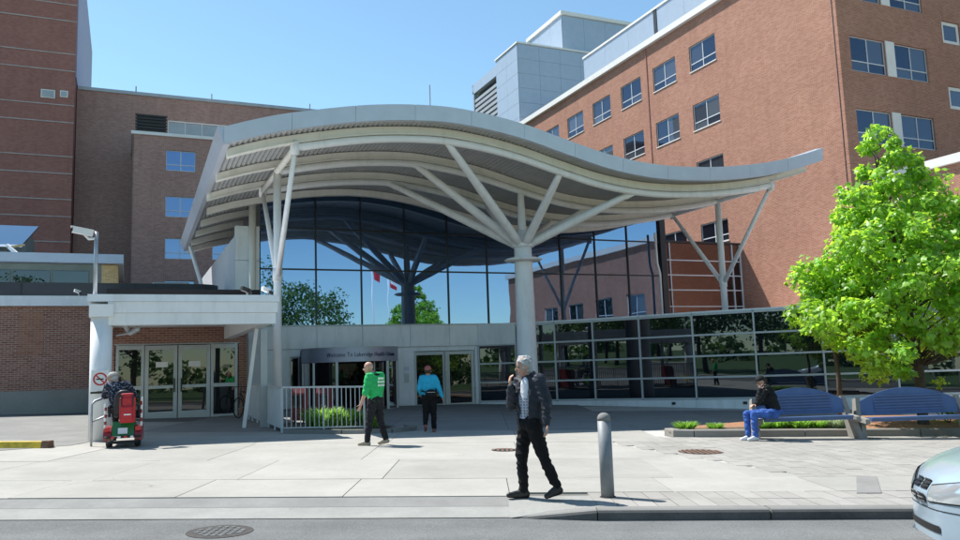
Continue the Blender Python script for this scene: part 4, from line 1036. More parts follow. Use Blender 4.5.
# railing by the entrance
M['rail_paint'] = plain('rail_paint', (0.50, 0.52, 0.54), .5, metal=.1, var=.08)
RA = Thing('railing', 'grey steel railing with vertical bars round the small planting bed near the entrance', 'railing', (-5.05, 20.2, gz(-5.05)), 'W')
def rail_run(p, q, nb, endpost=True, first=True, bw=.02):
    p, q = Vector((*p, 0)), Vector((*q, 0))
    P_ = lambda u, h: (p.lerp(q, u).x, p.lerp(q, u).y, gz(p.lerp(q, u).x) + h)
    for h, w in ((1.12, .055), (.12, .04)):
        S = Shape().bar(P_(0, h), P_(1, h), w, w * .8); RA.shape('rail', S, M['rail_paint'])
    for i in range(1, nb):
        u = i / nb
        post = i % 9 == 0; w = .045 if post else bw
        S = Shape().bar(P_(u, -.02 if post else .12), P_(u, 1.1), w); RA.shape('post' if post else 'bar', S, M['rail_paint'])
    if first: S = Shape().bar(P_(0, -.02), P_(0, 1.1), .06); RA.shape('post', S, M['rail_paint'])
    if endpost: S = Shape().bar(P_(1, -.02), P_(1, 1.1), .06); RA.shape('post', S, M['rail_paint'])
rail_run((-5.05, 20.2), (-2.95, 20.62), 19)
rail_run((-5.07, 20.25), (-7.45, 25.6), 52, first=False, bw=.026)
bed('small_bed', [(-5.0, 20.3), (-3.0, 20.75), (-2.3, 21.4), (-3.2, 23.0), (-5.6, 23.4), (-5.9, 22.2)], M['soil'], .05, '', '')
EK = Thing('bed_edging', 'pale curved concrete edging in front of the railing', 'kerb', (-3, 19.9, gz(-3)), 'W')
ep = [(-4.95, 20.02), (-4.2, 19.95), (-3.5, 19.85), (-2.9, 19.9), (-2.35, 20.15), (-1.95, 20.6), (-1.85, 21.1), (-2.1, 21.6)]
for i in range(len(ep) - 1):
    p, q_ = Vector((*ep[i], gz(ep[i][0]) + .04)), Vector((*ep[i + 1], gz(ep[i + 1][0]) + .04)); d = (q_ - p).normalized()
    S = Shape().bar(p + d * .006, q_ - d * .006, .16, .12); EK.shape('kerbstone', S, M['conc_kerb'])
for (x, y, k, sc, lab) in ((-4.2, 20.95, 0, 1.8, 'tall bright green grass clump behind the left half of the railing'), (-3.72, 21.1, 1, 1.7, 'tall bright green grass clump behind the middle of the railing'), (-3.05, 21.3, 2, 1.3, 'darker grass clump behind the right end of the railing')):
    o = bpy.data.objects.new('grass_clump', gmesh[k]); COL.objects.link(o); o.location = (x, y, gz(x) + .06); o.scale = (sc * 1.1, sc, sc); tag(o, lab, 'grass', 'grass clumps behind the railing')
for i, (x, y, lab) in enumerate(((-5.2, 22.7, 'dull red box standing behind the left end of the railing'), (-4.55, 23.0, 'dull red box behind the railing, right of its twin'))):
    K = Thing('newspaper_box', lab, 'box', (x, y, gz(x)), 'W', 'red boxes behind the railing')
    S = Shape().extrude([(x - .2, y - .2, gz(x) + .15), (x - .2, y + .2, gz(x) + .15), (x - .2, y + .2, gz(x) + 1.05), (x - .2, y - .12, gz(x) + 1.05), (x - .2, y - .2, gz(x) + .9)], (.4, 0, 0)); K.shape('body', S, M['red_dull'])
    K.box('window', x - .15, x + .15, y - .215, y - .2, gz(x) + .5, gz(x) + .85, M['glass_door'])
    for a in (-.16, .16):
        for b_ in (-.16, .16): K.box('leg', x + a - .02, x + a + .02, y + b_ - .02, y + b_ + .02, gz(x), gz(x) + .16, M['black'])

# handrail by the scooter
HR = Thing('handrail', 'short galvanised handrail with two sloping rails by the porch column', 'handrail', (-8.22, 16.95, gz(-8.2)), 'W')
z0 = gz(-8.2)
S = Shape().tube([(-8.22, 16.95, z0), (-8.24, 16.97, z0 + .86), (-8.2, 17.02, z0 + .93), (-8.05, 17.3, z0 + 1.02), (-8.38, 18.3, z0 + 1.05)], .024, 8); HR.shape('top_rail', S, M['galv'], smooth=True)
S = Shape().tube([(-8.23, 16.96, z0 + .5), (-8.05, 17.3, z0 + .62), (-8.40, 18.3, z0 + .66)], .02, 8); HR.shape('lower_rail', S, M['galv'], smooth=True)
S = Shape().tube([(-8.40, 18.22, z0), (-8.40, 18.22, z0 + 1.05)], .022, 8); HR.shape('post', S, M['galv'], smooth=True)
# yellow parking stop
PS = Thing('parking_stop', 'worn yellow concrete parking stop with rusty end at the left edge', 'parking stop', (-10.3, 16.7, gz(-10.3)), 'G')
S = Shape().extrude([(-11.4, 16.62, .0), (-11.4, 16.66, .13), (-11.4, 16.82, .13), (-11.4, 16.86, .0)], (2.30, 0, 0)); PS.shape('body', S, M['yellow'])
S = Shape().extrude([(-9.098, 16.61, .0), (-9.098, 16.65, .145), (-9.098, 16.83, .145), (-9.098, 16.87, .0)], (.15, 0, 0)); PS.shape('broken_end', S, M['rust'])
# road and pavement ironwork
MH = Thing('manhole_cover', 'round worn manhole cover in the road', 'manhole', (-2.85, 8.75, -.12), 'G')
S = Shape().lathe((-2.85, 8.75, -.125), [(.345, 0), (.345, .010), (.285, .010)], 36); MH.shape('ring', S, M['iron'])
S = Shape().lathe((-2.85, 8.75, -.125), [(.28, 0), (.28, .008)], 36); cv = MH.shape('cover', S, M['asphalt_l'])
for i in range(7):
    for j in range(7):
        x, y = -2.85 + (i - 3) * .075, 8.75 + (j - 3) * .075
        if math.hypot(x + 2.85, y - 8.75) < .25: MH.box('stud', x - .025, x + .025, y - .025, y + .025, -.117, -.110, M['asphalt'], cv)
def grate(x, y, rx, ry, label, nb):
    G_ = Thing('drain_grate', label, 'grate', (x, y, 0), 'G')
    S = Shape(); n = 28
    for k in range(n):
        a = 2 * math.pi * k / n; S.v.append((x + rx * math.cos(a), y + ry * math.sin(a), .004))
    S.f.append(tuple(range(n))); G_.shape('pit', S, M['dark'])
    for k in range(nb):
        u = -1 + 2 * (k + .5) / nb; h = math.sqrt(max(0, 1 - u * u)) * ry
        G_.box('bar', x + u * rx - rx / nb * .45, x + u * rx + rx / nb * .45, y - h, y + h, .002, .012, M['rust'])
grate(4.0, 15.25, .40, .42, 'oval rusty drain grate in the pavers left of the benches', 8)
grate(.36, 15.8, .26, .28, 'small drain grate behind the walking grey-haired man', 6)

# ------------------------------------------------------------------ trees
def leaf_cloud(centers, radii, per, size, seed, up=.55, squash=.8, shape='maple'):
    g = np.random.default_rng(seed); v = []; f = []
    base = np.array([(0, 0), (.32, .02), (.52, .42), (.27, .5), (0, 1.0), (-.27, .5), (-.52, .42), (-.32, .02)]) if shape == 'maple' else np.array([(0, 0), (.4, .4), (0, 1.0), (-.4, .4)])
    nb = len(base)
    C_ = np.repeat(np.array(centers), per, 0); R_ = np.repeat(np.array(radii), per)
    n = len(C_)
    d = g.normal(size=(n, 3)); d /= np.linalg.norm(d, axis=1)[:, None]; d[:, 2] *= squash
    rad = g.uniform(.25, 1.0, n) ** .6
    P_ = C_ + d * (R_ * rad)[:, None]
    nrm = d * .7 + g.normal(size=(n, 3)) * .45 + np.array([0, 0, up]); nrm /= np.linalg.norm(nrm, axis=1)[:, None]
    tg = g.normal(size=(n, 3)) + d * .8 + np.array([0, 0, -.5]); tg -= nrm * (tg * nrm).sum(1)[:, None]; tg /= np.linalg.norm(tg, axis=1)[:, None]
    bt = np.cross(nrm, tg); sz = size * g.uniform(.6, 1.25, n)
    V = np.zeros((n, nb, 3))
    for k, (a, b) in enumerate(base):
        V[:, k] = P_ + (bt * a + tg * b - nrm * (abs(a) * .35 + b * b * .12)) * sz[:, None]
    F_ = np.arange(n * nb).reshape(n, nb)
    if nb == 8: F_ = np.concatenate([F_[:, [0, 1, 2, 3]], F_[:, [0, 3, 4, 5]], F_[:, [0, 5, 6, 7]]])
    return V.reshape(-1, 3), F_
def np_mesh(V, F, mat, smooth=False):
    me = bpy.data.meshes.new('m'); k = F.shape[1]
    me.vertices.add(len(V)); me.vertices.foreach_set('co', V.astype(np.float32).ravel())
    me.loops.add(F.size); me.loops.foreach_set('vertex_index', F.astype(np.int32).ravel())
    me.polygons.add(len(F)); me.polygons.foreach_set('loop_start', np.arange(0, F.size, k, dtype=np.int32)); me.polygons.foreach_set('loop_total', np.full(len(F), k, dtype=np.int32))
    me.materials.append(mat); me.update(calc_edges=True); me.validate(); return me
def limb(S, p, q, r0, r1, seed, n=5, wob=.08):
    g = np.random.default_rng(seed); p, q = Vector(p), Vector(q); pts = []
    for k in range(n + 1):
        u = k / n; c = p.lerp(q, u); j = wob * math.sin(u * math.pi)
        pts.append(c + Vector(g.normal(size=3) * j))
    S.tube(pts, [r0 + (r1 - r0) * k / n for k in range(n + 1)], 8)
    return pts
TX, TY = 10.78, 20.05; tz = gz(TX)
MT = Thing('maple_tree', 'bright green maple tree with dense leafy crown behind the empty bench', 'tree', (TX, TY, tz), 'W')
S = Shape(); S.tube([(TX, TY, tz - .05), (TX, TY, tz + .25), (TX + .03, TY, 1.2), (TX - .06, TY + .03, 2.4), (TX - .2, TY, 3.8), (TX - .42, TY + .05, 5.4), (TX - .6, TY, 6.9)], [.17, .125, .11, .10, .075, .045, .012], 12); trunk = MT.shape('trunk', S, M['bark'], smooth=True)
zk = [0.9, 1.3, 2.0, 3.0, 4.0, 5.0, 6.0, 6.8, 7.25]; rk = [.8, 1.55, 2.25, 2.35, 1.95, 1.45, .85, .45, .15]
cl = []; rl = []; gt = np.random.default_rng(5); tries = 0
def axis(z): return TX + .20 - max(0, z - 2) * .135, TY
while len(cl) < 245 and tries < 60000:
    tries += 1
    z = gt.uniform(.9, 7.2); r = np.interp(z, zk, rk); a = gt.uniform(0, 6.283); ax_, ay_ = axis(z)
    u = gt.uniform(.30, 1.0) ** .55; lob = 1 + .20 * math.sin(3 * a + z * 1.9) + .14 * math.sin(2 * a - z * 4.4)
    rx = r * (1.0 + .45 * max(0, math.cos(a)))
    p = np.array([ax_ + math.cos(a) * rx * u * lob, ay_ + math.sin(a) * r * u * lob * .95, z])
    if gt.uniform() > (r / 2.7) ** 1.1 + .12: continue
    if z < 1.75 and p[0] > 9.9: continue
    if any(np.linalg.norm(p - c) < .49 for c in cl): continue
    cl.append(p); rl.append(gt.uniform(.25, .48) * (.8 if z > 6 else 1))
V, F = leaf_cloud(cl, rl, 105, .142, 11)
_c = np.array([TX, TY, 3.5]); me = np_mesh(V - _c, F, M['leaf']); crown = MT.me('crown', me, tuple(_c))
S = Shape(); order = sorted(range(len(cl)), key=lambda i: gt.uniform())
for i in order[:85]:
    c = cl[i]; zb = max(1.25, c[2] - .55 - .45 * math.hypot(c[0] - TX, c[1] - TY)); f_ = np.interp(zb, [1.2, 2.4, 3.8, 5.4, 6.9], [.03, -.06, -.2, -.42, -.6])
    limb(S, (TX + f_, TY, zb), c, .024, .007, i)
MT.shape('branches', S, M['bark'], trunk, smooth=True)
# slender second tree behind
T2 = Thing('slender_tree', 'slender young tree stem seen just left of the maple crown base', 'tree', (9.15, 20.9, gz(9.15)), 'W')
S = Shape().tube([(9.15, 20.9, gz(9.15)), (9.17, 20.9, 1.0), (9.12, 20.95, 2.4), (9.2, 21, 3.2)], [.075, .06, .05, .02], 10); st = T2.shape('trunk', S, M['bark'], smooth=True)
c2 = []; 
while len(c2) < 46:
    p = gt.normal(size=3); p /= np.linalg.norm(p); p *= gt.uniform(.2, 1) ** .4; c2.append(np.array([9.55, 21.2, 3.0]) + p * np.array([.85, .9, .9]))
V, F = leaf_cloud(c2, [.34] * 46, 55, .15, 13); _c = np.array([9.2, 21.1, 2.9]); T2.me('crown', np_mesh(V - _c, F, M['leaf']), tuple(_c))
# shrub at the far right behind the bench
SH = Thing('small_shrub', 'small leafy shrub at the right edge behind the empty bench', 'shrub', (11.7, 20.6, gz(11.7)), 'W')
c3 = [np.array([11.7, 20.6, .25]) + gt.normal(size=3) * np.array([.28, .25, .2]) for _ in range(16)]
V, F = leaf_cloud(c3, [.2] * 16, 40, .09, 17); _c = np.array([11.7, 20.6, .25]); SH.me('foliage', np_mesh(V - _c, F, M['leaf']), tuple(_c))
S = Shape()
for k in range(6): a = k * 1.05; S.tube([(11.7, 20.6, gz(11.7) - .02 + .05), (11.7 + .25 * math.cos(a), 20.6 + .25 * math.sin(a), .35)], [.015, .006], 6)
SH.shape('stems', S, M['bark'])

# street trees across the road (seen mirrored in the glass)
def bg_tree(h, r, seed):
    g = np.random.default_rng(seed); cs = []; rs = []
    while len(cs) < 120:
        p = g.normal(size=3); p /= np.linalg.norm(p); p *= g.uniform(.15, 1) ** .4
        cs.append(np.array([p[0] * r, p[1] * r, h * .62 + p[2] * h * .38])); rs.append(r * g.uniform(.20, .34))
    V, F = leaf_cloud(cs, rs, 42, .34, seed, shape='plain'); me = np_mesh(V, F, M['leaf_bg'])
    S = Shape().tube([(0, 0, -.3), (0, 0, h * .25), (.1, .05, h * .5), (0, .1, h * .85)], [.28, .2, .15, .04], 10)
    for k in range(9):
        a = k * .7; limb(S, (0, 0, h * (.25 + .04 * k)), (math.cos(a) * r * .7, math.sin(a) * r * .7, h * (.5 + .04 * k)), .09, .02, seed + k)
    return me, me_from(S.v, S.f, M['bark'], True)
prot = [bg_tree(12.0, 4.2, 61), bg_tree(14.0, 5.0, 62)]
bgt = [(25.2, -11.8, 0, 'mid-size street tree across the road, mirrored at the left end of the hall glass'), (21.0, -16, 1, 'large street tree behind the mirrored one at the left end of the hall glass'), (8, -16, 1, 'large street tree on the lawn behind the camera'), (-6, -12, 0, 'street tree across the road on the left'), (-22, -16, 1, 'large street tree far left across the road')]
left_rows = ['first', 'second', 'third', 'fourth', 'fifth', 'sixth', 'seventh', 'eighth', 'ninth', 'tenth']
for i, w_ in enumerate(left_rows): bgt.append((-24 - 7.5 * i, -9 - (i % 3) * 4, i % 2, w_ + ' tree of the row running left along the far side of the road'))
for (x, y, k, lab) in bgt:
    t_ = bpy.data.objects.new('street_tree', None); COL.objects.link(t_); t_.location = (x, y, gz(x)); t_.rotation_euler = (0, 0, random.uniform(0, 6)); tag(t_, lab, 'tree', 'street trees across the road')
    for nm, me in (('crown', prot[k][0]), ('trunk', prot[k][1])): c = bpy.data.objects.new(nm, me); COL.objects.link(c); c.parent = t_
# far-off wood closing the view behind the street
g_ = np.random.default_rng(77); cs = []; rs = []
for i in range(420):
    a = g_.uniform(math.pi * .93, math.pi * 2.12); R_ = g_.uniform(118, 132); h = g_.uniform(.5, 5.2 + 1.5 * math.sin(a * 9))
    cs.append(np.array([R_ * math.cos(a), R_ * math.sin(a), h + gz(R_ * math.cos(a)) * .9])); rs.append(g_.uniform(2.0, 3.4))
V, F = leaf_cloud(cs, rs, 30, 1.5, 78, shape='plain'); o = bpy.data.objects.new('distant_wood', np_mesh(V, F, M['leaf_bg'])); COL.objects.link(o); tag(o, 'dark line of far trees beyond the lawn, seen only in the glass', 'wood', kind='stuff')
# flagpoles mirrored in the glass
M['flag_w'] = plain('flag_white', (0.8, 0.8, 0.8), .8)
def mirror_at(px_x, px_y, dist):   # a point seen mirrored in the hall glass: direction from the eye, distance past the glass
    pass
for i, (x, y, h, fl, lab) in enumerate(((27.8, -4.6, 13.7, 1, 'white flagpole with a red flag across the road, leftmost in the glass'), (29.4, -3.9, 12.9, 2, 'white flagpole with a red and white flag across the road'), (30.9, -3.2, 11.4, 0, 'bare white flagpole across the road'))):
    K = Thing('flagpole', lab, 'flagpole', (x, y, gz(x)), 'W', 'flagpoles across the road'); z0 = gz(x)
    S = Shape().tube([(x, y, z0 - .1), (x, y, z0 + h)], [.09, .05], 10); K.shape('pole', S, M['white'], smooth=True)
    S = Shape().ellip((x, y, z0 + h + .08), (.1, .1, .1)); K.shape('finial', S, M['galv'], smooth=True)
    if fl:
        S = Shape(); nx, nz = 8, 12; T_ = (.80, .60)
        for a in range(nx + 1):
            for b_ in range(nz + 1):
                u, w = a / nx, b_ / nz; fold = .12 * math.sin(u * 7 + w * 2)
                S.v.append((x + .06 + T_[0] * u * .75 + fold, y + T_[1] * u * .75 + fold * .4, z0 + h - .4 - w * 1.25 - u * .75))
        for a in range(nx):
            for b_ in range(nz): k = a * (nz + 1) + b_; S.f.append((k, k + nz + 1, k + nz + 2, k + 1))
        if fl == 1: K.shape('flag', S, M['red'], smooth=True)
        else:
            fo = K.shape('flag', S, M['red'], smooth=True); fo.data.materials.append(M['flag_w'])
            for k, p in enumerate(fo.data.polygons):
                if 3 * nz // 1 <= k + 0 < 0: pass
                w = (k % nz)
                p.material_index = 1 if 4 <= w <= 7 else 0
# ------------------------------------------------------------------ people
def cloth(name, col, var=.15, scale=14, rough=.85, pattern=None, c2=None):
    m, nt, bs, out = newmat(name); v = coords(nt)
    f1 = noise(nt, v, scale, 4, .6)
    c = mixc(nt, ramp(nt, f1, .3, .7), [x * (1 - var) for x in col], [x * (1 + var) for x in col])
    if pattern == 'plaid':
        w = []
        for d in ('X', 'Z'):
            n_ = N(nt, 'ShaderNodeTexWave', bands_direction=d); n_.inputs['Scale'].default_value = 9.0; n_.inputs['Distortion'].default_value = .4
            nt.links.new(v, n_.inputs['Vector']); w.append(n_.outputs['Fac'])
        c = mixc(nt, ramp(nt, w[0], .45, .6), c, c2); c = mixc(nt, ramp(nt, w[1], .45, .6), c, c2)
    if pattern == 'blotch':
        c = mixc(nt, ramp(nt, noise(nt, v, 26, 3, .6), .56, .60), c, c2)
    nt.links.new(c, bs.inputs['Base Color']); bs.inputs['Roughness'].default_value = rough; bs.inputs['Specular IOR Level'].default_value = .2
    bump(nt, bs, noise(nt, v, 9, 3, .6), .55, .03)
    return m
M['skin'] = plain('skin', (0.50, 0.29, 0.21), .55, var=.12, vscale=18)
M['skin2'] = plain('skin_tanned', (0.36, 0.19, 0.13), .55, var=.12, vscale=18)
M['hair_grey'] = cloth('grey_hair', (0.40, 0.40, 0.39), .45, 55, .8)
M['hair_dark'] = cloth('dark_hair', (0.05, 0.035, 0.028), .3, 60, .6)
M['jacket_slate'] = cloth('slate_jacket', (0.030, 0.035, 0.046), .25, 9, .6)
M['tee_white'] = cloth('white_tee', (0.70, 0.72, 0.78), .05)
M['plaid'] = cloth('plaid_shirt', (0.13, 0.16, 0.24), .15, pattern='plaid', c2=(.42, .45, .52))
M['trouser_black'] = cloth('black_trousers', (0.010, 0.010, 0.011), .3)
M['trouser_dark'] = cloth('dark_trousers', (0.020, 0.020, 0.024), .3)
M['jeans'] = cloth('blue_jeans', (0.045, 0.11, 0.36), .35, 10)
M['shoe_black'] = plain('black_shoe', (0.012, 0.011, 0.010), .45)
M['shoe_beige'] = plain('beige_shoe', (0.34, 0.29, 0.22), .7)
M['shoe_white'] = plain('white_shoe', (0.66, 0.67, 0.70), .6, var=.15, vscale=20)
M['shoe_red'] = plain('dull_red_shoe', (0.24, 0.09, 0.07), .7)
M['tee_green'] = cloth('green_tee', (0.03, 0.42, 0.13), .12)
M['print_white'] = plain('white_print', (0.62, 0.78, 0.66), .8)
M['blue_top'] = cloth('cyan_jacket', (0.03, 0.36, 0.56), .14, 10)
M['cap_pink'] = cloth('faded_red_cap', (0.34, 0.11, 0.10), .2)
M['cap_grey'] = cloth('grey_cap', (0.42, 0.40, 0.38), .15)
M['cap_black'] = cloth('black_cap', (0.016, 0.017, 0.019), .2)
M['jacket_black'] = cloth('black_jacket', (0.012, 0.015, 0.017), .3)
M['jacket_navy'] = cloth('patterned_navy_jacket', (0.022, 0.026, 0.045), .3, pattern='blotch', c2=(.25, .27, .33))
M['eye'] = plain('eye', (0.02, 0.018, 0.018), .2)

def remesh(S, voxel, smooth=6, fac=.5):
    me = me_from(S.v, S.f); o = bpy.data.objects.new('tmp', me); COL.objects.link(o)
    r = o.modifiers.new('r', 'REMESH'); r.mode = 'VOXEL'; r.voxel_size = voxel; r.use_smooth_shade = True
    if smooth: s = o.modifiers.new('s', 'SMOOTH'); s.factor = fac; s.iterations = smooth
    bpy.context.view_layer.update()
    out = bpy.data.meshes.new_from_object(o.evaluated_get(bpy.context.evaluated_depsgraph_get()))
    bpy.data.objects.remove(o); bpy.data.meshes.remove(me)
    out.polygons.foreach_set('use_smooth', [True] * len(out.polygons)); out.materials.clear(); return out
def fnoise(P_, seed, n=7):
    g = np.random.default_rng(seed); r = np.zeros(len(P_))
    for k in range(n):
        d = g.normal(size=3); d /= np.linalg.norm(d); fq = 1.0 + .35 * k
        r += np.sin(P_ @ (d * fq * 3.0) + g.uniform(0, 6.28) + 1.3 * np.sin(P_ @ (g.normal(size=3) * 1.6))) / (1 + .25 * k)
    return r / 3.2
def wrinkle(me, amp, seed=1):
    # cloth folds: slanted ridges plus fine creasing
    n = len(me.vertices); co = np.zeros(n * 3); no = np.zeros(n * 3); me.vertices.foreach_get('co', co); me.vertices.foreach_get('normal', no)
    co = co.reshape(-1, 3); no = no.reshape(-1, 3)
    A = co * np.array([5.0, 5.0, 10.0]); A[:, 2] += co[:, 0] * 5
    a = 1 - np.abs(fnoise(A, seed)) * 1.8; b = fnoise(co * np.array([16.0, 16.0, 24.0]), seed + 9)
    co = co + no * (amp * (a - .4) + amp * .35 * b)[:, None]
    me.vertices.foreach_set('co', co.ravel()); me.update()
def cull(me, fn):
    n = len(me.polygons); c = np.zeros(n * 3); me.polygons.foreach_get('center', c); c = c.reshape(-1, 3)
    kill = fn(c); bm = bmesh.new(); bm.from_mesh(me); bm.faces.ensure_lookup_table()
    bmesh.ops.delete(bm, geom=[bm.faces[i] for i in np.nonzero(kill)[0]], context='FACES'); bm.to_mesh(me); bm.free()
    return me
def frame3(fwd, up=(0, 0, 1)):
    f = Vector(fwd).normalized(); u = Vector(up); l = u.cross(f).normalized(); u = f.cross(l).normalized()
    return f, l, u, Matrix((f, l, u)).transposed()     # columns forward, left, up
def add_hand(S, w, d, n, curl=.5, spread=.12, thumb=1):
    w, d, n = Vector(w), Vector(d).normalized(), Vector(n); n = (n - d * n.dot(d)).normalized(); l = d.cross(n)
    S.caps(w - d * .02, w + d * .075, .026, .036, side=n, flat=.5)
    for k, (o_, ln) in enumerate(((-.031, .070), (-.010, .082), (.011, .077), (.030, .060))):
        b = w + d * .095 + l * o_; dd = (d + l * (o_ * spread * 30 * .1)).normalized()
        d1 = (dd * math.cos(curl * .6) + n * math.sin(curl * .6)).normalized(); d2 = (dd * math.cos(curl * 1.6) + n * math.sin(curl * 1.6)).normalized()
        p1 = b + d1 * ln * .55; S.caps(b - dd * .01, p1, .0095, .0088, n=8); S.caps(p1, p1 + d2 * ln * .5, .0088, .0075, n=8)
    b = w + d * .025 - l * .03 * thumb; t1 = (d * .55 - l * .75 * thumb + n * .35).normalized(); p1 = b + t1 * .042
    S.caps(b, p1, .013, .011, n=8); S.caps(p1, p1 + (d * .8 - l * .35 * thumb + n * .4).normalized() * .034, .010, .008, n=8)

def person(label, P0, J, st, voxel=.011, rz=0.0, off=(0, 0, 0)):
    """J: joints (x right, y away, z up, origin on the ground under the figure). One continuous body, clothes as children."""
    T = Thing('person', label, 'person', P0, 'W', rz=rz); O_ = Vector(P0)
    sc_ = st.get('scale', 1.0); g = {k: Vector(v) * sc_ + Vector(off) for k, v in J.items()}
    hf, hl, hu, HR_ = frame3(st['face'], st.get('head_up', (0, 0, 1))); hc = g['head']
    chest_f = Vector(st['chest']).normalized(); latc = Vector((0, 0, 1)).cross(chest_f).normalized()
    k_ = st.get('bulk', 1.0)
    def head(S, e=0.0):
        S.ellip(hc + hu * .035 - hf * .012, (.098 + e, .076 + e, .098 + e), HR_)
        S.ellip(hc - hu * .035 + hf * .022, (.070 + e, .062 + e, .085 + e), HR_)
        S.ellip(hc - hu * .095 + hf * .052, (.034 + e, .036 + e, .026 + e), HR_)
    def torso(S, e=0.0, low=0.0):
        sp = [(g['pelvis'], .155, .115), (g['pelvis'].lerp(g['chest'], .5), .150, .112), (g['chest'], .172, .122), ((g['shL'] + g['shR']) / 2 - Vector((0, 0, .05)), .158, .098)]
        for (p, rl, rf), (q_, rl2, rf2) in zip(sp[:-1], sp[1:]):
            m = 5
            for i in range(m + 1):
                u = i / m; c = p.lerp(q_, u); d = (q_ - p).normalized()
                f_ = (chest_f - d * chest_f.dot(d)).normalized(); l_ = d.cross(f_).normalized()
                S.ellip(c, ((rf + (rf2 - rf) * u) * k_ + e, (rl + (rl2 - rl) * u) * k_ + e, .085 + e), Matrix((f_, l_, d)).transposed(), 12, 7)
        for s in ('L', 'R'):
            S.caps((g['shL'] + g['shR']) / 2 + Vector((0, 0, .0)), g['sh' + s], .068 * k_ + e, .062 * k_ + e)
    def arm(S, s, e=0.0, upto=1.0, r=(.058, .046, .044, .029)):
        S.caps(g['sh' + s], g['el' + s], r[0] * k_ + e, r[1] * k_ + e)
        if upto > 0: S.caps(g['el' + s], g['el' + s].lerp(g['wr' + s], upto), r[2] * k_ + e, (r[2] + (r[3] - r[2]) * upto) * k_ + e)
    def leg(S, s, e=0.0, upto=1.0):
        S.caps(g['hip' + s], g['kn' + s], .088 * k_ + e, .058 * k_ + e); S.caps(g['kn' + s], g['kn' + s].lerp(g['an' + s], upto), .056 * k_ + e, (.04 if upto == 1 else .045) + e)
    def foot(S, s, e=0.0):
        a, t = g['an' + s], g['toe' + s]; d = (t - a); d.z = 0; d.normalize(); h = a - d * .035
        S.caps(Vector((h.x, h.y, h.z - .05)), Vector((a.x, a.y, a.z)), .036 + e, .034 + e)
        S.caps(Vector((h.x, h.y, h.z - .055)), t, .034 + e, .026 + e); S.caps(a - Vector((0, 0, .02)), t, .034 + e, .022 + e)
    # body: one continuous surface
    S = Shape(); head(S); S.ellip(hc + hf * .104 - hu * .012, (.020, .014, .022), HR_); 
    for sg in (1, -1): S.ellip(hc + hl * .077 * sg - hf * .005 - hu * .005, (.022, .010, .034), HR_)
    nb = (g['shL'] + g['shR']) / 2; S.caps(nb - Vector((0, 0, .02)), hc - hu * .05 - hf * .02, .058, .052); torso(S, -.012)
    for s in 'LR':
        arm(S, s); leg(S, s, -.01); foot(S, s, -.008)
        add_hand(S, g['wr' + s], st['hand' + s][0], st['hand' + s][1], st.get('curl' + s, .5), thumb=1 if s == 'L' else -1)
    me = remesh(S, voxel * .72, 2, .4); me.materials.append(M[st['skin']]); body = T.me('body', me, O_)
    def put(nm, S, mat, vox=voxel, sm=5, fn=None, parent=None, amp=None):
        me = remesh(S, vox, sm)
        if amp is None: amp = .012 if nm in ('jacket', 't_shirt', 'trousers', 'shirt') else (.010 if nm == 'hair' else .003)
        wrinkle(me, amp, len(nm) + 3)
        if fn is not None: cull(me, fn)
        me.materials.append(M[mat]); return T.me(nm, me, O_, parent)
    for sg in (1, -1):
        S = Shape().ellip(hc + hf * .085 + hl * .031 * sg + hu * .012, (.012, .015, .009), HR_); T.shape('eye', Shape().add([(O_ + Vector(v)) for v in S.v], S.f), M['eye'], body)
    S = Shape().ellip(hc + hf * .088 - hu * .062, (.010, .024, .006), HR_); T.shape('mouth', Shape().add([(O_ + Vector(v)) for v in S.v], S.f), M['skin2'], body)
    # clothes
    S = Shape(); torso(S, .010)
    for s in 'LR': arm(S, s, .018, st.get('sleeve', 1.0))
    top = g['pelvis'].z - st.get('hem', .06)
    hcv, hfv = np.array(hc), np.array(hf)
    if st.get('open'):
        ax0, ax1 = np.array(g['pelvis']), np.array(nb); cf = np.array(chest_f)
        def fn(c):
            t = np.clip(((c - ax0) @ (ax1 - ax0)) / ((ax1 - ax0) @ (ax1 - ax0)), 0, 1); q_ = c - (ax0 + t[:, None] * (ax1 - ax0)); h = q_.copy(); h[:, 2] = 0
            ln = np.linalg.norm(h, axis=1) + 1e-6; dot = (h @ cf) / ln
            near = ln < .22
            return near & (dot > st['open']) & (c[:, 2] < ax1[2] + .02)
        S2 = Shape(); torso(S2, .002); put('shirt', S2, st['shirt'], fn=None)
        if st.get('inner'): 
            S3 = Shape(); ctr = g['chest'].lerp(nb, .45) + chest_f * .085; S3.ellip(ctr, (.05, .075, .17), Matrix((chest_f, latc, Vector((0, 0, 1)))).transposed()); put('undershirt', S3, st['inner'])
        S = Shape(); torso(S, .026)
        for s in 'LR': arm(S, s, .024, st.get('sleeve', 1.0))
        S.caps(nb + Vector((0, 0, .01)) - chest_f * .03, nb + Vector((0, 0, .05)) - chest_f * .03, .085, .082)
        put(st['topname'], S, st['top'], fn=fn)
    else:
        put(st['topname'], S, st['top'])
    if st.get('collar'):
        S = Shape(); 
        for i in range(12): a = i / 12 * 6.283; S.ellip(nb + Vector((math.cos(a) * .075, math.sin(a) * .075, .03)) , (.035, .035, .03), None, 8, 5)
        put('hood', S, st['collar'])
    S = Shape()
    for s in 'LR': leg(S, s, .016, .97); S.caps(g['hip' + s], g['pelvis'] + Vector((0, 0, .02)), .10 * k_, .115 * k_)
    S.ellip(g['pelvis'], (.135 * k_, .165 * k_, .12), Matrix((chest_f, latc, Vector((0, 0, 1)))).transposed())
    put('trousers', S, st['trousers'])
    for s in 'LR': S = Shape(); foot(S, s, .010); put('shoe', S, st['shoes'], sm=3)
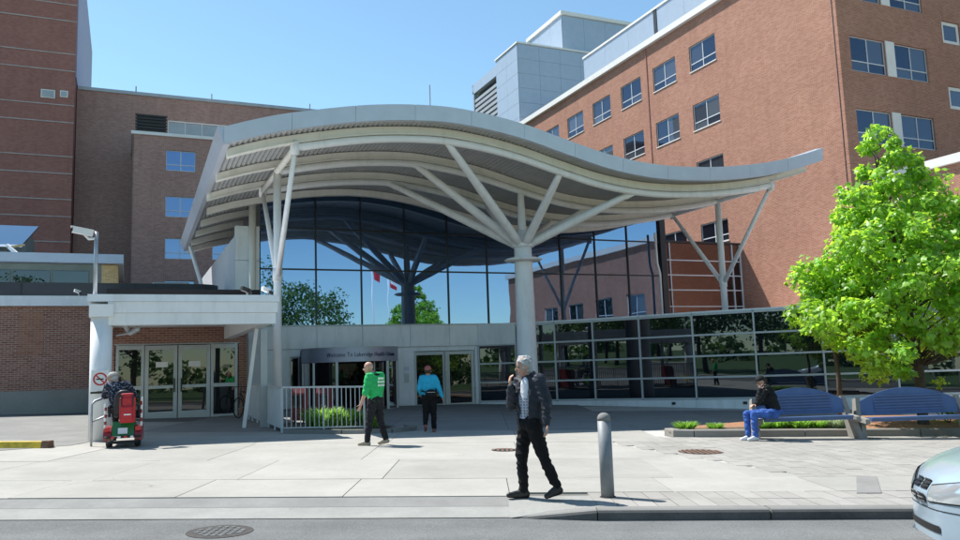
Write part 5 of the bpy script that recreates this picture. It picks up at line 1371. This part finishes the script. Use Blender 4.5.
    if st.get('hair'):
        S = Shape(); S.ellip(hc + hu * .040 - hf * .022, (.104, .086, .102), HR_); S.ellip(hc - hf * .055 - hu * .035, (.064, .078, .085), HR_)
        gg = np.random.default_rng(3)
        for i in range(70):
            d = gg.normal(size=3); d /= np.linalg.norm(d); lv = Vector((d[0] * .100 - .022, d[1] * .083, d[2] * .098 + .04)); S.ellip(hc + HR_ @ lv, (.017, .012, .012), None, 6, 4)
        hun = np.array(hu)
        put('hair', S, st['hair'], .009, 2, fn=lambda c: ((c - hcv) @ hfv > .045) & ((c - hcv) @ hun < .072) | ((c - hcv) @ hun < -.10))
    if st.get('cap'):
        S = Shape(); S.ellip(hc + hu * .058 - hf * .010, (.112, .092, .086), HR_); hun = np.array(hu)
        put('cap', S, st['cap'], .009, 2, fn=lambda c: ((c - hcv) @ hun < .045))
        S = Shape()
        for i in range(7): a = -1.0 + 2.0 * i / 6; S.caps(hc + hu * .055 + hf * (.075 * math.cos(a)) + hl * (.075 * math.sin(a)), hc + hu * .045 + hf * (.175 * math.cos(a * .6)) + hl * (.085 * math.sin(a)), .012, .008, side=hu, flat=.5, n=8)
        put('visor', S, st['cap'], .008, 2)
        if st.get('hairband'):
            S = Shape(); S.ellip(hc - hf * .03 + hu * .0, (.082, .083, .07), HR_); put('hair', S, st['hairband'], .009, 2, fn=lambda c: ((c - hcv) @ hfv > .03))
    return T

# 1. walking grey-haired man, heading left
P = (0.60, 10.10, gz(0.60))
J = dict(pelvis=(-.05, .02, .95), chest=(-.035, 0, 1.26), head=(-.10, -.01, 1.665), shL=(.085, -.13, 1.485), elL=(.165, -.21, 1.20), wrL=(.150, -.24, .95), shR=(-.15, .14, 1.475), elR=(-.27, .08, 1.17), wrR=(-.275, -.05, 1.405),
         hipL=(.0, -.08, .92), knL=(.10, -.10, .52), anL=(.25, -.10, .155), toeL=(.245, -.13, .045), hipR=(-.10, .09, .92), knR=(-.17, .08, .50), anR=(-.155, .08, .085), toeR=(-.35, .04, .038))
J['anL'] = (.255, -.10, .145); J['toeL'] = (.12, -.13, .035)
PM = person('grey-haired man in dark jacket walking past the bollard, hand raised', P, J, dict(face=(-.95, -.30, -.22), chest=(-.62, -.78, 0), skin='skin', handL=((.02, -.02, -1), (-.9, -.2, 0)), handR=((-.15, -.15, 1), (.7, .1, .2)), curlL=.6, curlR=.75, top='jacket_slate', topname='jacket', open=.87, shirt='plaid', inner='tee_white', trousers='trouser_black', shoes='shoe_black', hair='hair_grey', sleeve=.97, bulk=1.02, scale=.962), .011)
# 2. man in the green T-shirt, walking left
P = (-2.30, 16.95, gz(-2.30))
J = dict(pelvis=(.02, 0, .93), chest=(.02, 0, 1.23), head=(-.12, .01, 1.59), shL=(-.09, -.15, 1.42), elL=(-.155, -.20, 1.10), wrL=(-.25, -.20, .86), shR=(.13, .15, 1.42), elR=(.10, .22, 1.12), wrR=(-.02, .22, .92),
         hipL=(-.04, -.07, .9), knL=(-.10, -.08, .50), anL=(-.16, -.08, .09), toeL=(-.32, -.10, .035), hipR=(.06, .08, .9), knR=(.10, .08, .50), anR=(.21, .08, .12), toeR=(.07, .07, .035))
PG = person('bald man in bright green T-shirt walking in front of the railing', P, J, dict(face=(-.98, .05, -.12), chest=(-.72, .69, 0), skin='skin', handL=((-.35, 0, -1), (-.6, .4, 0)), handR=((-.5, 0, -1), (-.6, -.4, 0)), top='tee_green', topname='t_shirt', sleeve=.12, collar='jacket_black', trousers='trouser_dark', shoes='shoe_beige', bulk=1.12), .013)
# white print across the back of the shirt: three short lines, curved with the back
for r_, (z, n_) in enumerate(((1.37, 4), (1.30, 5), (1.23, 5))):
    S = Shape()
    for k in range(n_):
        a = -1.02 + .19 * (k - n_ / 2 + .5) + .25; cxp, cyp = .035, 0
        d = Vector((math.cos(a), math.sin(a), 0)); l_ = Vector((-d.y, d.x, 0)); ctr = Vector((P[0] + cxp, P[1] + cyp, P[2] + z)) + Vector((d.x * .185, d.y * .185, 0))
        S.obox(ctr, l_ * .014, d * .012, (0, 0, .022 - .004 * (k % 2)))
    PG.shape('shirt_print', S, M['print_white'])
# 3. woman in blue, walking away
P = (-1.38, 20.2, gz(-1.38))
J = dict(pelvis=(.0, 0, .88), chest=(-.01, .01, 1.16), head=(-.015, .04, 1.50), shL=(-.165, .02, 1.335), elL=(-.235, -.02, 1.08), wrL=(-.20, .10, .92), shR=(.155, .0, 1.335), elR=(.25, -.03, 1.08), wrR=(.325, -.05, .87),
         hipL=(-.085, 0, .86), knL=(-.085, .02, .48), anL=(-.10, -.06, .20), toeL=(-.11, .0, .045), hipR=(.085, 0, .86), knR=(.10, .03, .47), anR=(.105, .04, .085), toeR=(.12, .2, .035))
PW_ = person('woman in bright blue jacket and faded red cap walking to the doors', P, J, dict(face=(.05, 1, -.1), chest=(.05, 1, 0), skin='skin2', handL=((.1, .4, -1), (1, 0, 0)), handR=((.3, -.1, -1), (-1, 0, 0)), top='blue_top', topname='jacket', trousers='trouser_black', shoes='shoe_red', cap='cap_pink', hairband='hair_dark', bulk=1.1), .013)
BG = Thing('waist_bag', 'dark bag worn at the waist of the woman in blue', 'bag', (P[0] + .05, P[1] - .16, P[2] + .95), 'W')
bx_, by_, bz_ = P[0] + .07, P[1] - .18, P[2] + .96
S = Shape().ellip((bx_, by_, bz_), (.15, .065, .10)); BG.shape('pouch', S, M['jacket_black'], smooth=True)
S = Shape().tube([(bx_ - .13, by_ + .01, bz_ + .03), (bx_ - .24, by_ + .1, bz_ + .06), (bx_ - .26, by_ + .2, bz_ + .06)], .016, 8); BG.shape('strap', S, M['jacket_black'])
S = Shape().box(bx_ - .10, bx_ + .10, by_ - .068, by_ - .055, bz_ + .02, bz_ + .03); BG.shape('zip', S, M['galv'])
# 4. seated man on the left bench
P = (5.86, 17.60, gz(5.86))
J = dict(pelvis=(.40, -.02, .60), chest=(.30, -.05, .92), head=(.125, -.10, 1.235), shL=(.19, -.22, 1.08), elL=(-.02, -.26, .82), wrL=(.055, -.22, 1.08), shR=(.33, .12, 1.09), elR=(.22, -.02, .80), wrR=(-.02, -.08, .76),
         hipL=(.36, -.13, .56), knL=(-.10, -.18, .56), anL=(-.10, -.20, .10), toeL=(-.27, -.26, .04), hipR=(.36, .08, .56), knR=(-.20, -.02, .56), anR=(-.21, -.06, .10), toeR=(-.38, -.12, .04))
PS_ = person('man in black jacket and blue jeans sitting hunched on the left bench', P, J, dict(face=(-.9, -.35, -.35), chest=(-.92, -.35, 0), skin='skin', handL=((.25, .15, 1), (.5, .3, 0)), handR=((-.7, -.3, -.1), (0, 0, -1)), curlL=.9, curlR=.8, top='jacket_black', topname='jacket', trousers='jeans', shoes='shoe_white', cap='cap_black', hairband='hair_dark', bulk=1.1), .012)

# 5. mobility scooter and its rider
SX, SY = -7.50, 16.85; sz = gz(SX)
MS = Thing('mobility_scooter', 'red mobility scooter with green rear panel and red bag near the porch column', 'scooter', (SX, SY, sz), 'W', rz=.33)
def wheel(T, x, y, z, r, w, axis='x', nm='wheel'):
    S = Shape(); pr = [(r * .55, -w * .5), (r * .9, -w * .5), (r, -w * .32), (r, w * .32), (r * .9, w * .5), (r * .55, w * .5)]; n = 24
    for k in range(n):
        a = 2 * math.pi * k / n
        for rr, o_ in pr: S.v.append((x + o_, y + rr * math.cos(a), z + rr * math.sin(a)) if axis == 'x' else (x + rr * math.cos(a), y + o_, z + rr * math.sin(a)))
    m = len(pr)
    for k in range(n):
        for j in range(m): a0, a1 = k * m + j, k * m + (j + 1) % m; b0, b1 = ((k + 1) % n) * m + j, ((k + 1) % n) * m + (j + 1) % m; S.f.append((a0, a1, b1, b0))
    wo = T.shape(nm, S, M['rubber'], smooth=True)
    S = Shape(); 
    for k in range(n):
        a = 2 * math.pi * k / n
        for o_ in (-w * .3, w * .3): S.v.append((x + o_, y + r * .57 * math.cos(a), z + r * .57 * math.sin(a)) if axis == 'x' else (x + r * .57 * math.cos(a), y + o_, z + r * .57 * math.sin(a)))
    for k in range(n): S.f.append((2 * k, 2 * k + 1, 2 * ((k + 1) % n) + 1, 2 * ((k + 1) % n)))
    S.f += [tuple(2 * k for k in range(n)), tuple(2 * k + 1 for k in range(n))[::-1]]
    T.shape('rim', S, M['galv'], wo); return wo
for sx in (-.27, .27): wheel(MS, SX + sx, SY, sz + .16, .16, .11)
for sx in (-.24, .24): wheel(MS, SX + sx - .05, SY + 1.0, sz + .14, .14, .09)
MS.box('floor_deck', SX - .26, SX + .22, SY + .1, SY + 1.15, sz + .17, sz + .24, M['black'])
S = Shape()
for sg in (-1, 1):
    poly = []
    for a in np.linspace(-.15, math.pi + .15, 10): poly.append((SX + sg * .22, SY + .02 + .24 * math.cos(a), sz + .18 + .27 * math.sin(a)))
    S2 = Shape().extrude(poly, (sg * .15, 0, 0)); MS.shape('fender', S2, M['red_paint'])
    MS.box('tail_light', SX + sg * .29 - .05, SX + sg * .29 + .05, SY - .245, SY - .22, sz + .34, sz + .42, M['sign_red'])
S = Shape().extrude([(SX - .21, SY - .20, sz + .24), (SX - .21, SY + .30, sz + .24), (SX - .21, SY + .28, sz + .52), (SX - .21, SY - .10, sz + .52)], (.42, 0, 0)); MS.shape('rear_panel', S, M['green_panel'])
MS.box('number_plate', SX - .09, SX + .09, SY - .235, SY - .215, sz + .28, sz + .40, M['plate'])
for z, w in ((.13, .30), (.22, .34)): S = Shape().tube([(SX - w, SY - .2, sz + z), (SX - w + .03, SY - .29, sz + z), (SX + w - .03, SY - .29, sz + z), (SX + w, SY - .2, sz + z)], .022, 8); MS.shape('bumper_bar', S, M['black'])
for k in range(4): x = SX - .18 + k * .12; MS.box('reflector', x - .03, x + .03, SY - .318, SY - .31, sz + .20, sz + .24, M['white' if k % 2 else 'sign_red'])
MS.box('seat_post', SX - .05, SX + .05, SY + .1, SY + .2, sz + .50, sz + .60, M['black'])
S = Shape(); S.caps((SX, SY - .02, sz + .64), (SX, SY + .32, sz + .64), .20, .19, side=(0, 0, 1), flat=.3); MS.shape('seat', S, M['black'], smooth=True)
S = Shape(); S.caps((SX, SY - .10, sz + .74), (SX, SY - .14, sz + 1.0), .20, .18, side=(0, 1, 0), flat=.3); MS.shape('backrest', S, M['black'], smooth=True)
for sg in (-1, 1): S = Shape().tube([(SX + sg * .27, SY - .05, sz + .62), (SX + sg * .29, SY - .04, sz + .82), (SX + sg * .29, SY + .3, sz + .84)], .028, 8); MS.shape('armrest', S, M['black'])
S = Shape().tube([(SX - .05, SY + 1.0, sz + .2), (SX - .04, SY + .82, sz + .95)], .05, 10); MS.shape('tiller', S, M['black'])
S = Shape().tube([(SX - .32, SY + .66, sz + 1.0), (SX - .04, SY + .78, sz + .98), (SX + .24, SY + .66, sz + 1.0)], .02, 8); MS.shape('handlebar', S, M['black'])
for sg, c_ in ((1, 0), (-1, 1)):
    p0 = Vector((SX + sg * .34, SY - .14, sz + .30)); h = .72 if sg > 0 else .60
    fs_ = MS.shape('marker_stick', Shape().tube([p0, p0 + Vector((.01 * sg, 0, h))], .022, 8), M['white'])
    for k in range(4): a = .04 + k * .17; MS.shape('red_stripe', Shape().tube([p0 + Vector((0, 0, a * h / .72)), p0 + Vector((0, 0, (a + .08) * h / .72))], .026, 8), M['red_paint'], fs_)
RBG = Thing('red_bag', 'red backpack hanging on the back of the mobility scooter seat', 'bag', (SX, SY, sz), 'W', rz=.33)
S = Shape(); S.caps((SX + .03, SY - .27, sz + .62), (SX + .03, SY - .26, sz + .98), .20, .17, side=(0, 1, 0), flat=.5); RBG.me('bag', None, (0, 0, 0)) if 0 else None
def rounded_box(x0, x1, y0, y1, z0, z1, v=.02):
    S = Shape().box(x0, x1, y0, y1, z0, z1); return remesh(S, v, 5)
me = rounded_box(SX - .06, SX + .24, SY - .36, SY - .19, sz + .50, sz + 1.02); me.materials.append(M['red']); rb_ = RBG.me('body', me, (0, 0, 0))
me = rounded_box(SX - .02, SX + .20, SY - .41, SY - .34, sz + .53, sz + .84); me.materials.append(M['red']); RBG.me('pocket', me, (0, 0, 0))
me = rounded_box(SX - .04, SX + .20, SY - .34, SY - .20, sz + 1.0, sz + 1.10); me.materials.append(M['red']); RBG.me('top_roll', me, (0, 0, 0))
S = Shape().box(SX + .03, SX + .16, SY - .418, SY - .411, sz + .66, sz + .685); RBG.shape('print', S, M['white'])
for dx in (-.02, .19): RBG.box('strap', SX + dx - .015, SX + dx + .015, SY - .37, SY - .355, sz + .84, sz + 1.06, M['black'])
P = (SX, SY, sz)
J = dict(pelvis=(0, 0, .74), chest=(-.05, .06, 1.04), head=(-.16, .16, 1.36), shL=(-.24, .08, 1.21), elL=(-.32, .24, 1.0), wrL=(-.30, .5, .99), shR=(.13, .06, 1.22), elR=(.25, .24, 1.0), wrR=(.20, .5, .99),
         hipL=(-.10, .05, .72), knL=(-.13, .46, .70), anL=(-.13, .58, .33), toeL=(-.14, .76, .29), hipR=(.10, .05, .72), knR=(.12, .46, .70), anR=(.10, .58, .33), toeR=(.10, .76, .29))
PR_ = person('rider in grey cap and dark jacket sitting on the mobility scooter', P, J, dict(face=(-.85, .5, -.3), chest=(-.15, 1, 0), skin='skin', handL=((.2, .8, 0), (0, 0, -1)), handR=((-.1, .8, 0), (0, 0, -1)), curlL=1.2, curlR=1.2, top='jacket_navy', topname='jacket', trousers='trouser_dark', shoes='shoe_black', cap='cap_grey', hairband='hair_grey', bulk=1.12), .013, .33, (-.09, .08, .05))

# parked bicycle in the porch shade
bxp = LW(-9.62, 1.6); bz0 = gz(bxp.x)
BK = Thing('bicycle', 'dark bicycle parked in the shade at the right end of the porch doors', 'bicycle', (bxp.x, bxp.y, bz0), 'W')
d = Vector((-.2, -.98, 0)).normalized(); lat = Vector((d.y, -d.x, 0)); B0 = Vector((bxp.x, bxp.y, bz0))
for o_ in (-.52, .52):
    c = B0 + d * o_ + Vector((0, 0, .34)); S = Shape().tube([c + d * (.32 * math.cos(a)) + Vector((0, 0, .32 * math.sin(a))) for a in np.linspace(0, 6.283, 29)], .02, 6, cap=False); w = BK.shape('wheel', S, M['rubber'], smooth=True)
    S = Shape()
    for k in range(10): a = k * math.pi / 5; S.tube([c, c + d * (.31 * math.cos(a)) + Vector((0, 0, .31 * math.sin(a)))], .003, 4)
    BK.shape('spokes', S, M['galv'], w)
q3 = lambda a, z: B0 + d * a + Vector((0, 0, z))
for p, q_ in ((q3(-.52, .34), q3(-.08, .30)), (q3(-.52, .34), q3(-.18, .80)), (q3(-.08, .30), q3(-.2, .9)), (q3(-.08, .30), q3(.36, .78)), (q3(-.18, .80), q3(.36, .85)), (q3(.52, .34), q3(.35, .98))):
    S = Shape().tube([p, q_], .018, 8); BK.shape('frame_tube', S, M['black'])
S = Shape().tube([q3(.35, 1.0) - lat * .28 + d * -.05, q3(.37, 1.02), q3(.35, 1.0) + lat * .28 + d * -.05], .014, 8); BK.shape('handlebar', S, M['black'])
S = Shape().caps(q3(-.30, .93), q3(-.10, .93), .06, .03, side=(0, 0, 1), flat=.5); BK.shape('saddle', S, M['black'], smooth=True)
S = Shape().tube([q3(-.08, .30) - lat * .1, q3(-.08, .30) + lat * .1], .05, 10); BK.shape('crank', S, M['galv'])
# ------------------------------------------------------------------ minivan at the right edge (nose to the left)
M['van_paint'] = plain('van_paint', (0.40, 0.50, 0.58), .3, metal=.3, coat=.8, var=.02)
M['lamp_glass'] = plain('lamp_glass', (0.62, 0.66, 0.68), .12, metal=.6, coat=1.0)
M['van_glass'] = mirror_glass('van_glass', (.7, .74, .76), (.01, .012, .014), .16)
VX, VY, VYAW = 3.80, 7.3, math.radians(-11)
vz = -.12 + gz(VX + 2)
V_ = Thing('minivan', 'pale blue minivan with black grille entering at the right edge of the road', 'car', (VX, VY, vz), 'W', rz=VYAW)
V_.base = Vector((0, 0, 0)); 
# local frame: x back along the van (0 = nose), y to the far side, z up from the road
def halfw(x): return float(np.interp(x, [0, .06, .14, .26, .42, .62, .9, 1.3, 3.8, 4.55, 4.75], [.30, .50, .64, .76, .85, .91, .945, .965, .965, .93, .86]))
xs_ = [0, .03, .07, .13, .2, .3, .42, .58, .8, 1.05, 1.3, 1.7, 2.2, 2.9, 3.6, 4.2, 4.55, 4.75]
hood = lambda x: float(np.interp(x, [0, .03, .07, .13, .3, .6, 1.0, 1.30, 2.05, 2.6, 3.8, 4.5, 4.75], [.64, .70, .76, .82, .90, .975, 1.03, 1.07, 1.60, 1.70, 1.70, 1.62, 1.35]))
low = lambda x: float(np.interp(x, [0, .07, .2, .4, 4.5, 4.75], [.30, .24, .21, .20, .22, .35]))
nu = 19; S = Shape()
for x in xs_:
    w, t, b = halfw(x), hood(x), low(x); belt = min(t - .02, .98 + .04 * min(1, x / 2)); row = []
    if x < .07: belt = min(belt, t - .05)
    half = [(w * .90, b), (w * .985, b + .06), (w, b + .16), (w * 1.0, .52), (w * .995, (.52 + belt) / 2 + .03), (w * (.965 if x > 1.2 else .93), belt)]
    if x > 1.35: half += [(w * .92, belt + (t - belt) * .45), (w * .85, belt + (t - belt) * .85), (w * .70, t - .015), (w * .35, t)]
    else: half += [(w * .86, belt + (t - belt) * .6), (w * .70, t - .012), (w * .50, t - .003), (w * .25, t)]
    pts = [(x, -y, z) for y, z in half[:-1]] + [(x, -half[-1][0], half[-1][1])]
    pts = pts + [(x, half[-1][0], half[-1][1])] + [(x, y, z) for y, z in half[:-1][::-1]]
    # bow the nose: the middle of each section stands further forward
    S.v += [(p[0] + (.20 * (abs(p[1]) / .85) ** 1.6 * max(0, 1 - x / .9)), p[1], p[2]) for p in pts]; nu = len(pts)
for i in range(len(xs_) - 1):
    for k in range(nu - 1): a = i * nu + k; S.f.append((a, a + 1, a + nu + 1, a + nu))
S.f.append(tuple(range(nu))[::-1]); S.f.append(tuple((len(xs_) - 1) * nu + k for k in range(nu)))
me = me_from(S.v, S.f, None, True)
tmp = bpy.data.objects.new('tmp', me); COL.objects.link(tmp); sb = tmp.modifiers.new('s', 'SUBSURF'); sb.levels = 2; sb.render_levels = 2
bpy.context.view_layer.update(); me2 = bpy.data.meshes.new_from_object(tmp.evaluated_get(bpy.context.evaluated_depsgraph_get())); bpy.data.objects.remove(tmp)
me2.polygons.foreach_set('use_smooth', [True] * len(me2.polygons)); me2.materials.append(M['van_paint']); body = V_.me('body', me2, (0, 0, 0))
from mathutils.bvhtree import BVHTree
_bm = bmesh.new(); _bm.from_mesh(me2); BVH = BVHTree.FromBMesh(_bm)
def onvan(y, z, x0=-1.0):     # nose surface point at lateral y and height z (ray from the front)
    h = BVH.ray_cast(Vector((x0, y, z)), Vector((1, 0, 0))); return (h[0], h[1] if h[1].x < 0 else -h[1]) if h[0] else (Vector((.6, y, z)), Vector((-1, 0, 0)))
def patch(name, ys, zf0, zf1, mat, off=.012, parent=None, nz=5, th=.02):
    S = Shape(); n = len(ys)
    for y in ys:
        for j in range(nz + 1):
            z = zf0(y) + (zf1(y) - zf0(y)) * j / nz; p, nn = onvan(y, z); S.v.append(tuple(p + nn * off))
    for i in range(n - 1):
        for j in range(nz): a = i * (nz + 1) + j; S.f.append((a, a + 1, a + nz + 2, a + nz + 1))
    return V_.shape(name, S, mat, parent, smooth=True)
for sg in (-1, 1):
    patch('lamp_bezel', [sg * v for v in np.linspace(.19, .80, 16)], lambda y: .60 + (abs(y) - .2) * .05, lambda y: .745 + (abs(y) - .2) * .20 if abs(y) < .68 else .845 - (abs(y) - .68) * .5, M['black'], .006)
    ys = [sg * v for v in np.linspace(.21, .78, 14)]
    hl_ = patch('headlight', ys, lambda y: .615 + (abs(y) - .23) * .05, lambda y: .735 + (abs(y) - .23) * .20 if abs(y) < .68 else .825 - (abs(y) - .68) * .5, M['lamp_glass'], .014)
    patch('indicator', [sg * v for v in np.linspace(.70, .80, 4)], lambda y: .64, lambda y: .77, M['red_paint'] if 0 else M['yellow'], .02, hl_)
    for z0, z1 in ((.695, .775), (.585, .655)):
        gb = patch('grille', [sg * v for v in np.linspace(.02, .155, 8)], lambda y, z0=z0: z0, lambda y, z1=z1: z1 - abs(abs(y) - .1) * .08, M['black'], .008)
        for k in range(3): zz = z0 + .012 + k * .027; patch('grille_bar', [sg * v for v in np.linspace(.025, .15, 6)], lambda y, zz=zz: zz, lambda y, zz=zz: zz + .010, M['chrome'], .018, gb, 1)
    patch('fog_slot', [sg * v for v in np.linspace(.52, .72, 6)], lambda y: .335, lambda y: .40, M['black'], .008)
    V_.box('tail_lamp', 4.66, 4.78, sg * .80 - .06, sg * .80 + .06, .85, 1.3, M['sign_red'])
patch('intake', [v for v in np.linspace(-.34, .34, 12)], lambda y: .36, lambda y: .42, M['black'], .008)
patch('bumper_lip', [v for v in np.linspace(-.80, .80, 24)], lambda y: .215 + abs(y) * .05, lambda y: .265 + abs(y) * .05, M['van_paint'], .035)
patch('bumper_seam', [v for v in np.linspace(-.80, .80, 24)], lambda y: .545, lambda y: .553, M['black'], .004, nz=1)
# glass
def side_patch(name, poly, sg, mat, off=.012):
    S = Shape(); 
    for x, z in poly:
        h = BVH.ray_cast(Vector((x, sg * 3, z)), Vector((0, -sg, 0))); p = h[0] + (h[1] if h[1].y * sg > 0 else -h[1]) * off if h[0] else Vector((x, sg * .9, z)); S.v.append(tuple(p))
    S.f.append(tuple(range(len(poly)))); return V_.shape(name, S, mat)
for sg in (-1, 1):
    side_patch('side_window', [(1.65, 1.08), (2.35, 1.08), (2.35, 1.5), (2.12, 1.5)], sg, M['van_glass'], .035)
    side_patch('side_window', [(2.45, 1.08), (3.35, 1.08), (3.35, 1.5), (2.45, 1.5)], sg, M['van_glass'], .035)
    side_patch('side_window', [(3.45, 1.08), (4.35, 1.08), (4.25, 1.48), (3.45, 1.5)], sg, M['van_glass'], .035)
    S = Shape().ellip((1.72, sg * 1.06, 1.12), (.07, .10, .075)); V_.shape('mirror', S, M['van_paint'], smooth=True)
    for x in (1.5, 2.4, 3.4): side_patch('door_seam', [(x, .35), (x + .012, .35), (x + .012, 1.0), (x, 1.0)], sg, M['black'], .004)
    for x in (.92, 3.78): 
        S = Shape()
        poly = [(x + .36 * math.cos(a), .33 + .36 * math.sin(a)) for a in np.linspace(0, math.pi, 16)]
        S.extrude([(px_, sg * .70, pz_) for px_, pz_ in poly], (0, sg * .275, 0)); V_.shape('wheel_arch', S, M['black'])
        wheel(V_, x, sg * .865, .31, .325, .215, 'y')
S = Shape(); 
for x, z in ((1.38, 1.13), (1.98, 1.54)):
    for y in np.linspace(-.68, .68, 7): h = BVH.ray_cast(Vector((x, y, 3)), Vector((0, 0, -1))); S.v.append(tuple(h[0] + (h[1] if h[1].z > 0 else -h[1]) * .012))
S.f += [(k, k + 1, k + 8, k + 7) for k in range(6)]; V_.shape('windscreen', S, M['van_glass'], smooth=True)
side = [(0.66, 1.0), (1.3, 1.07)]
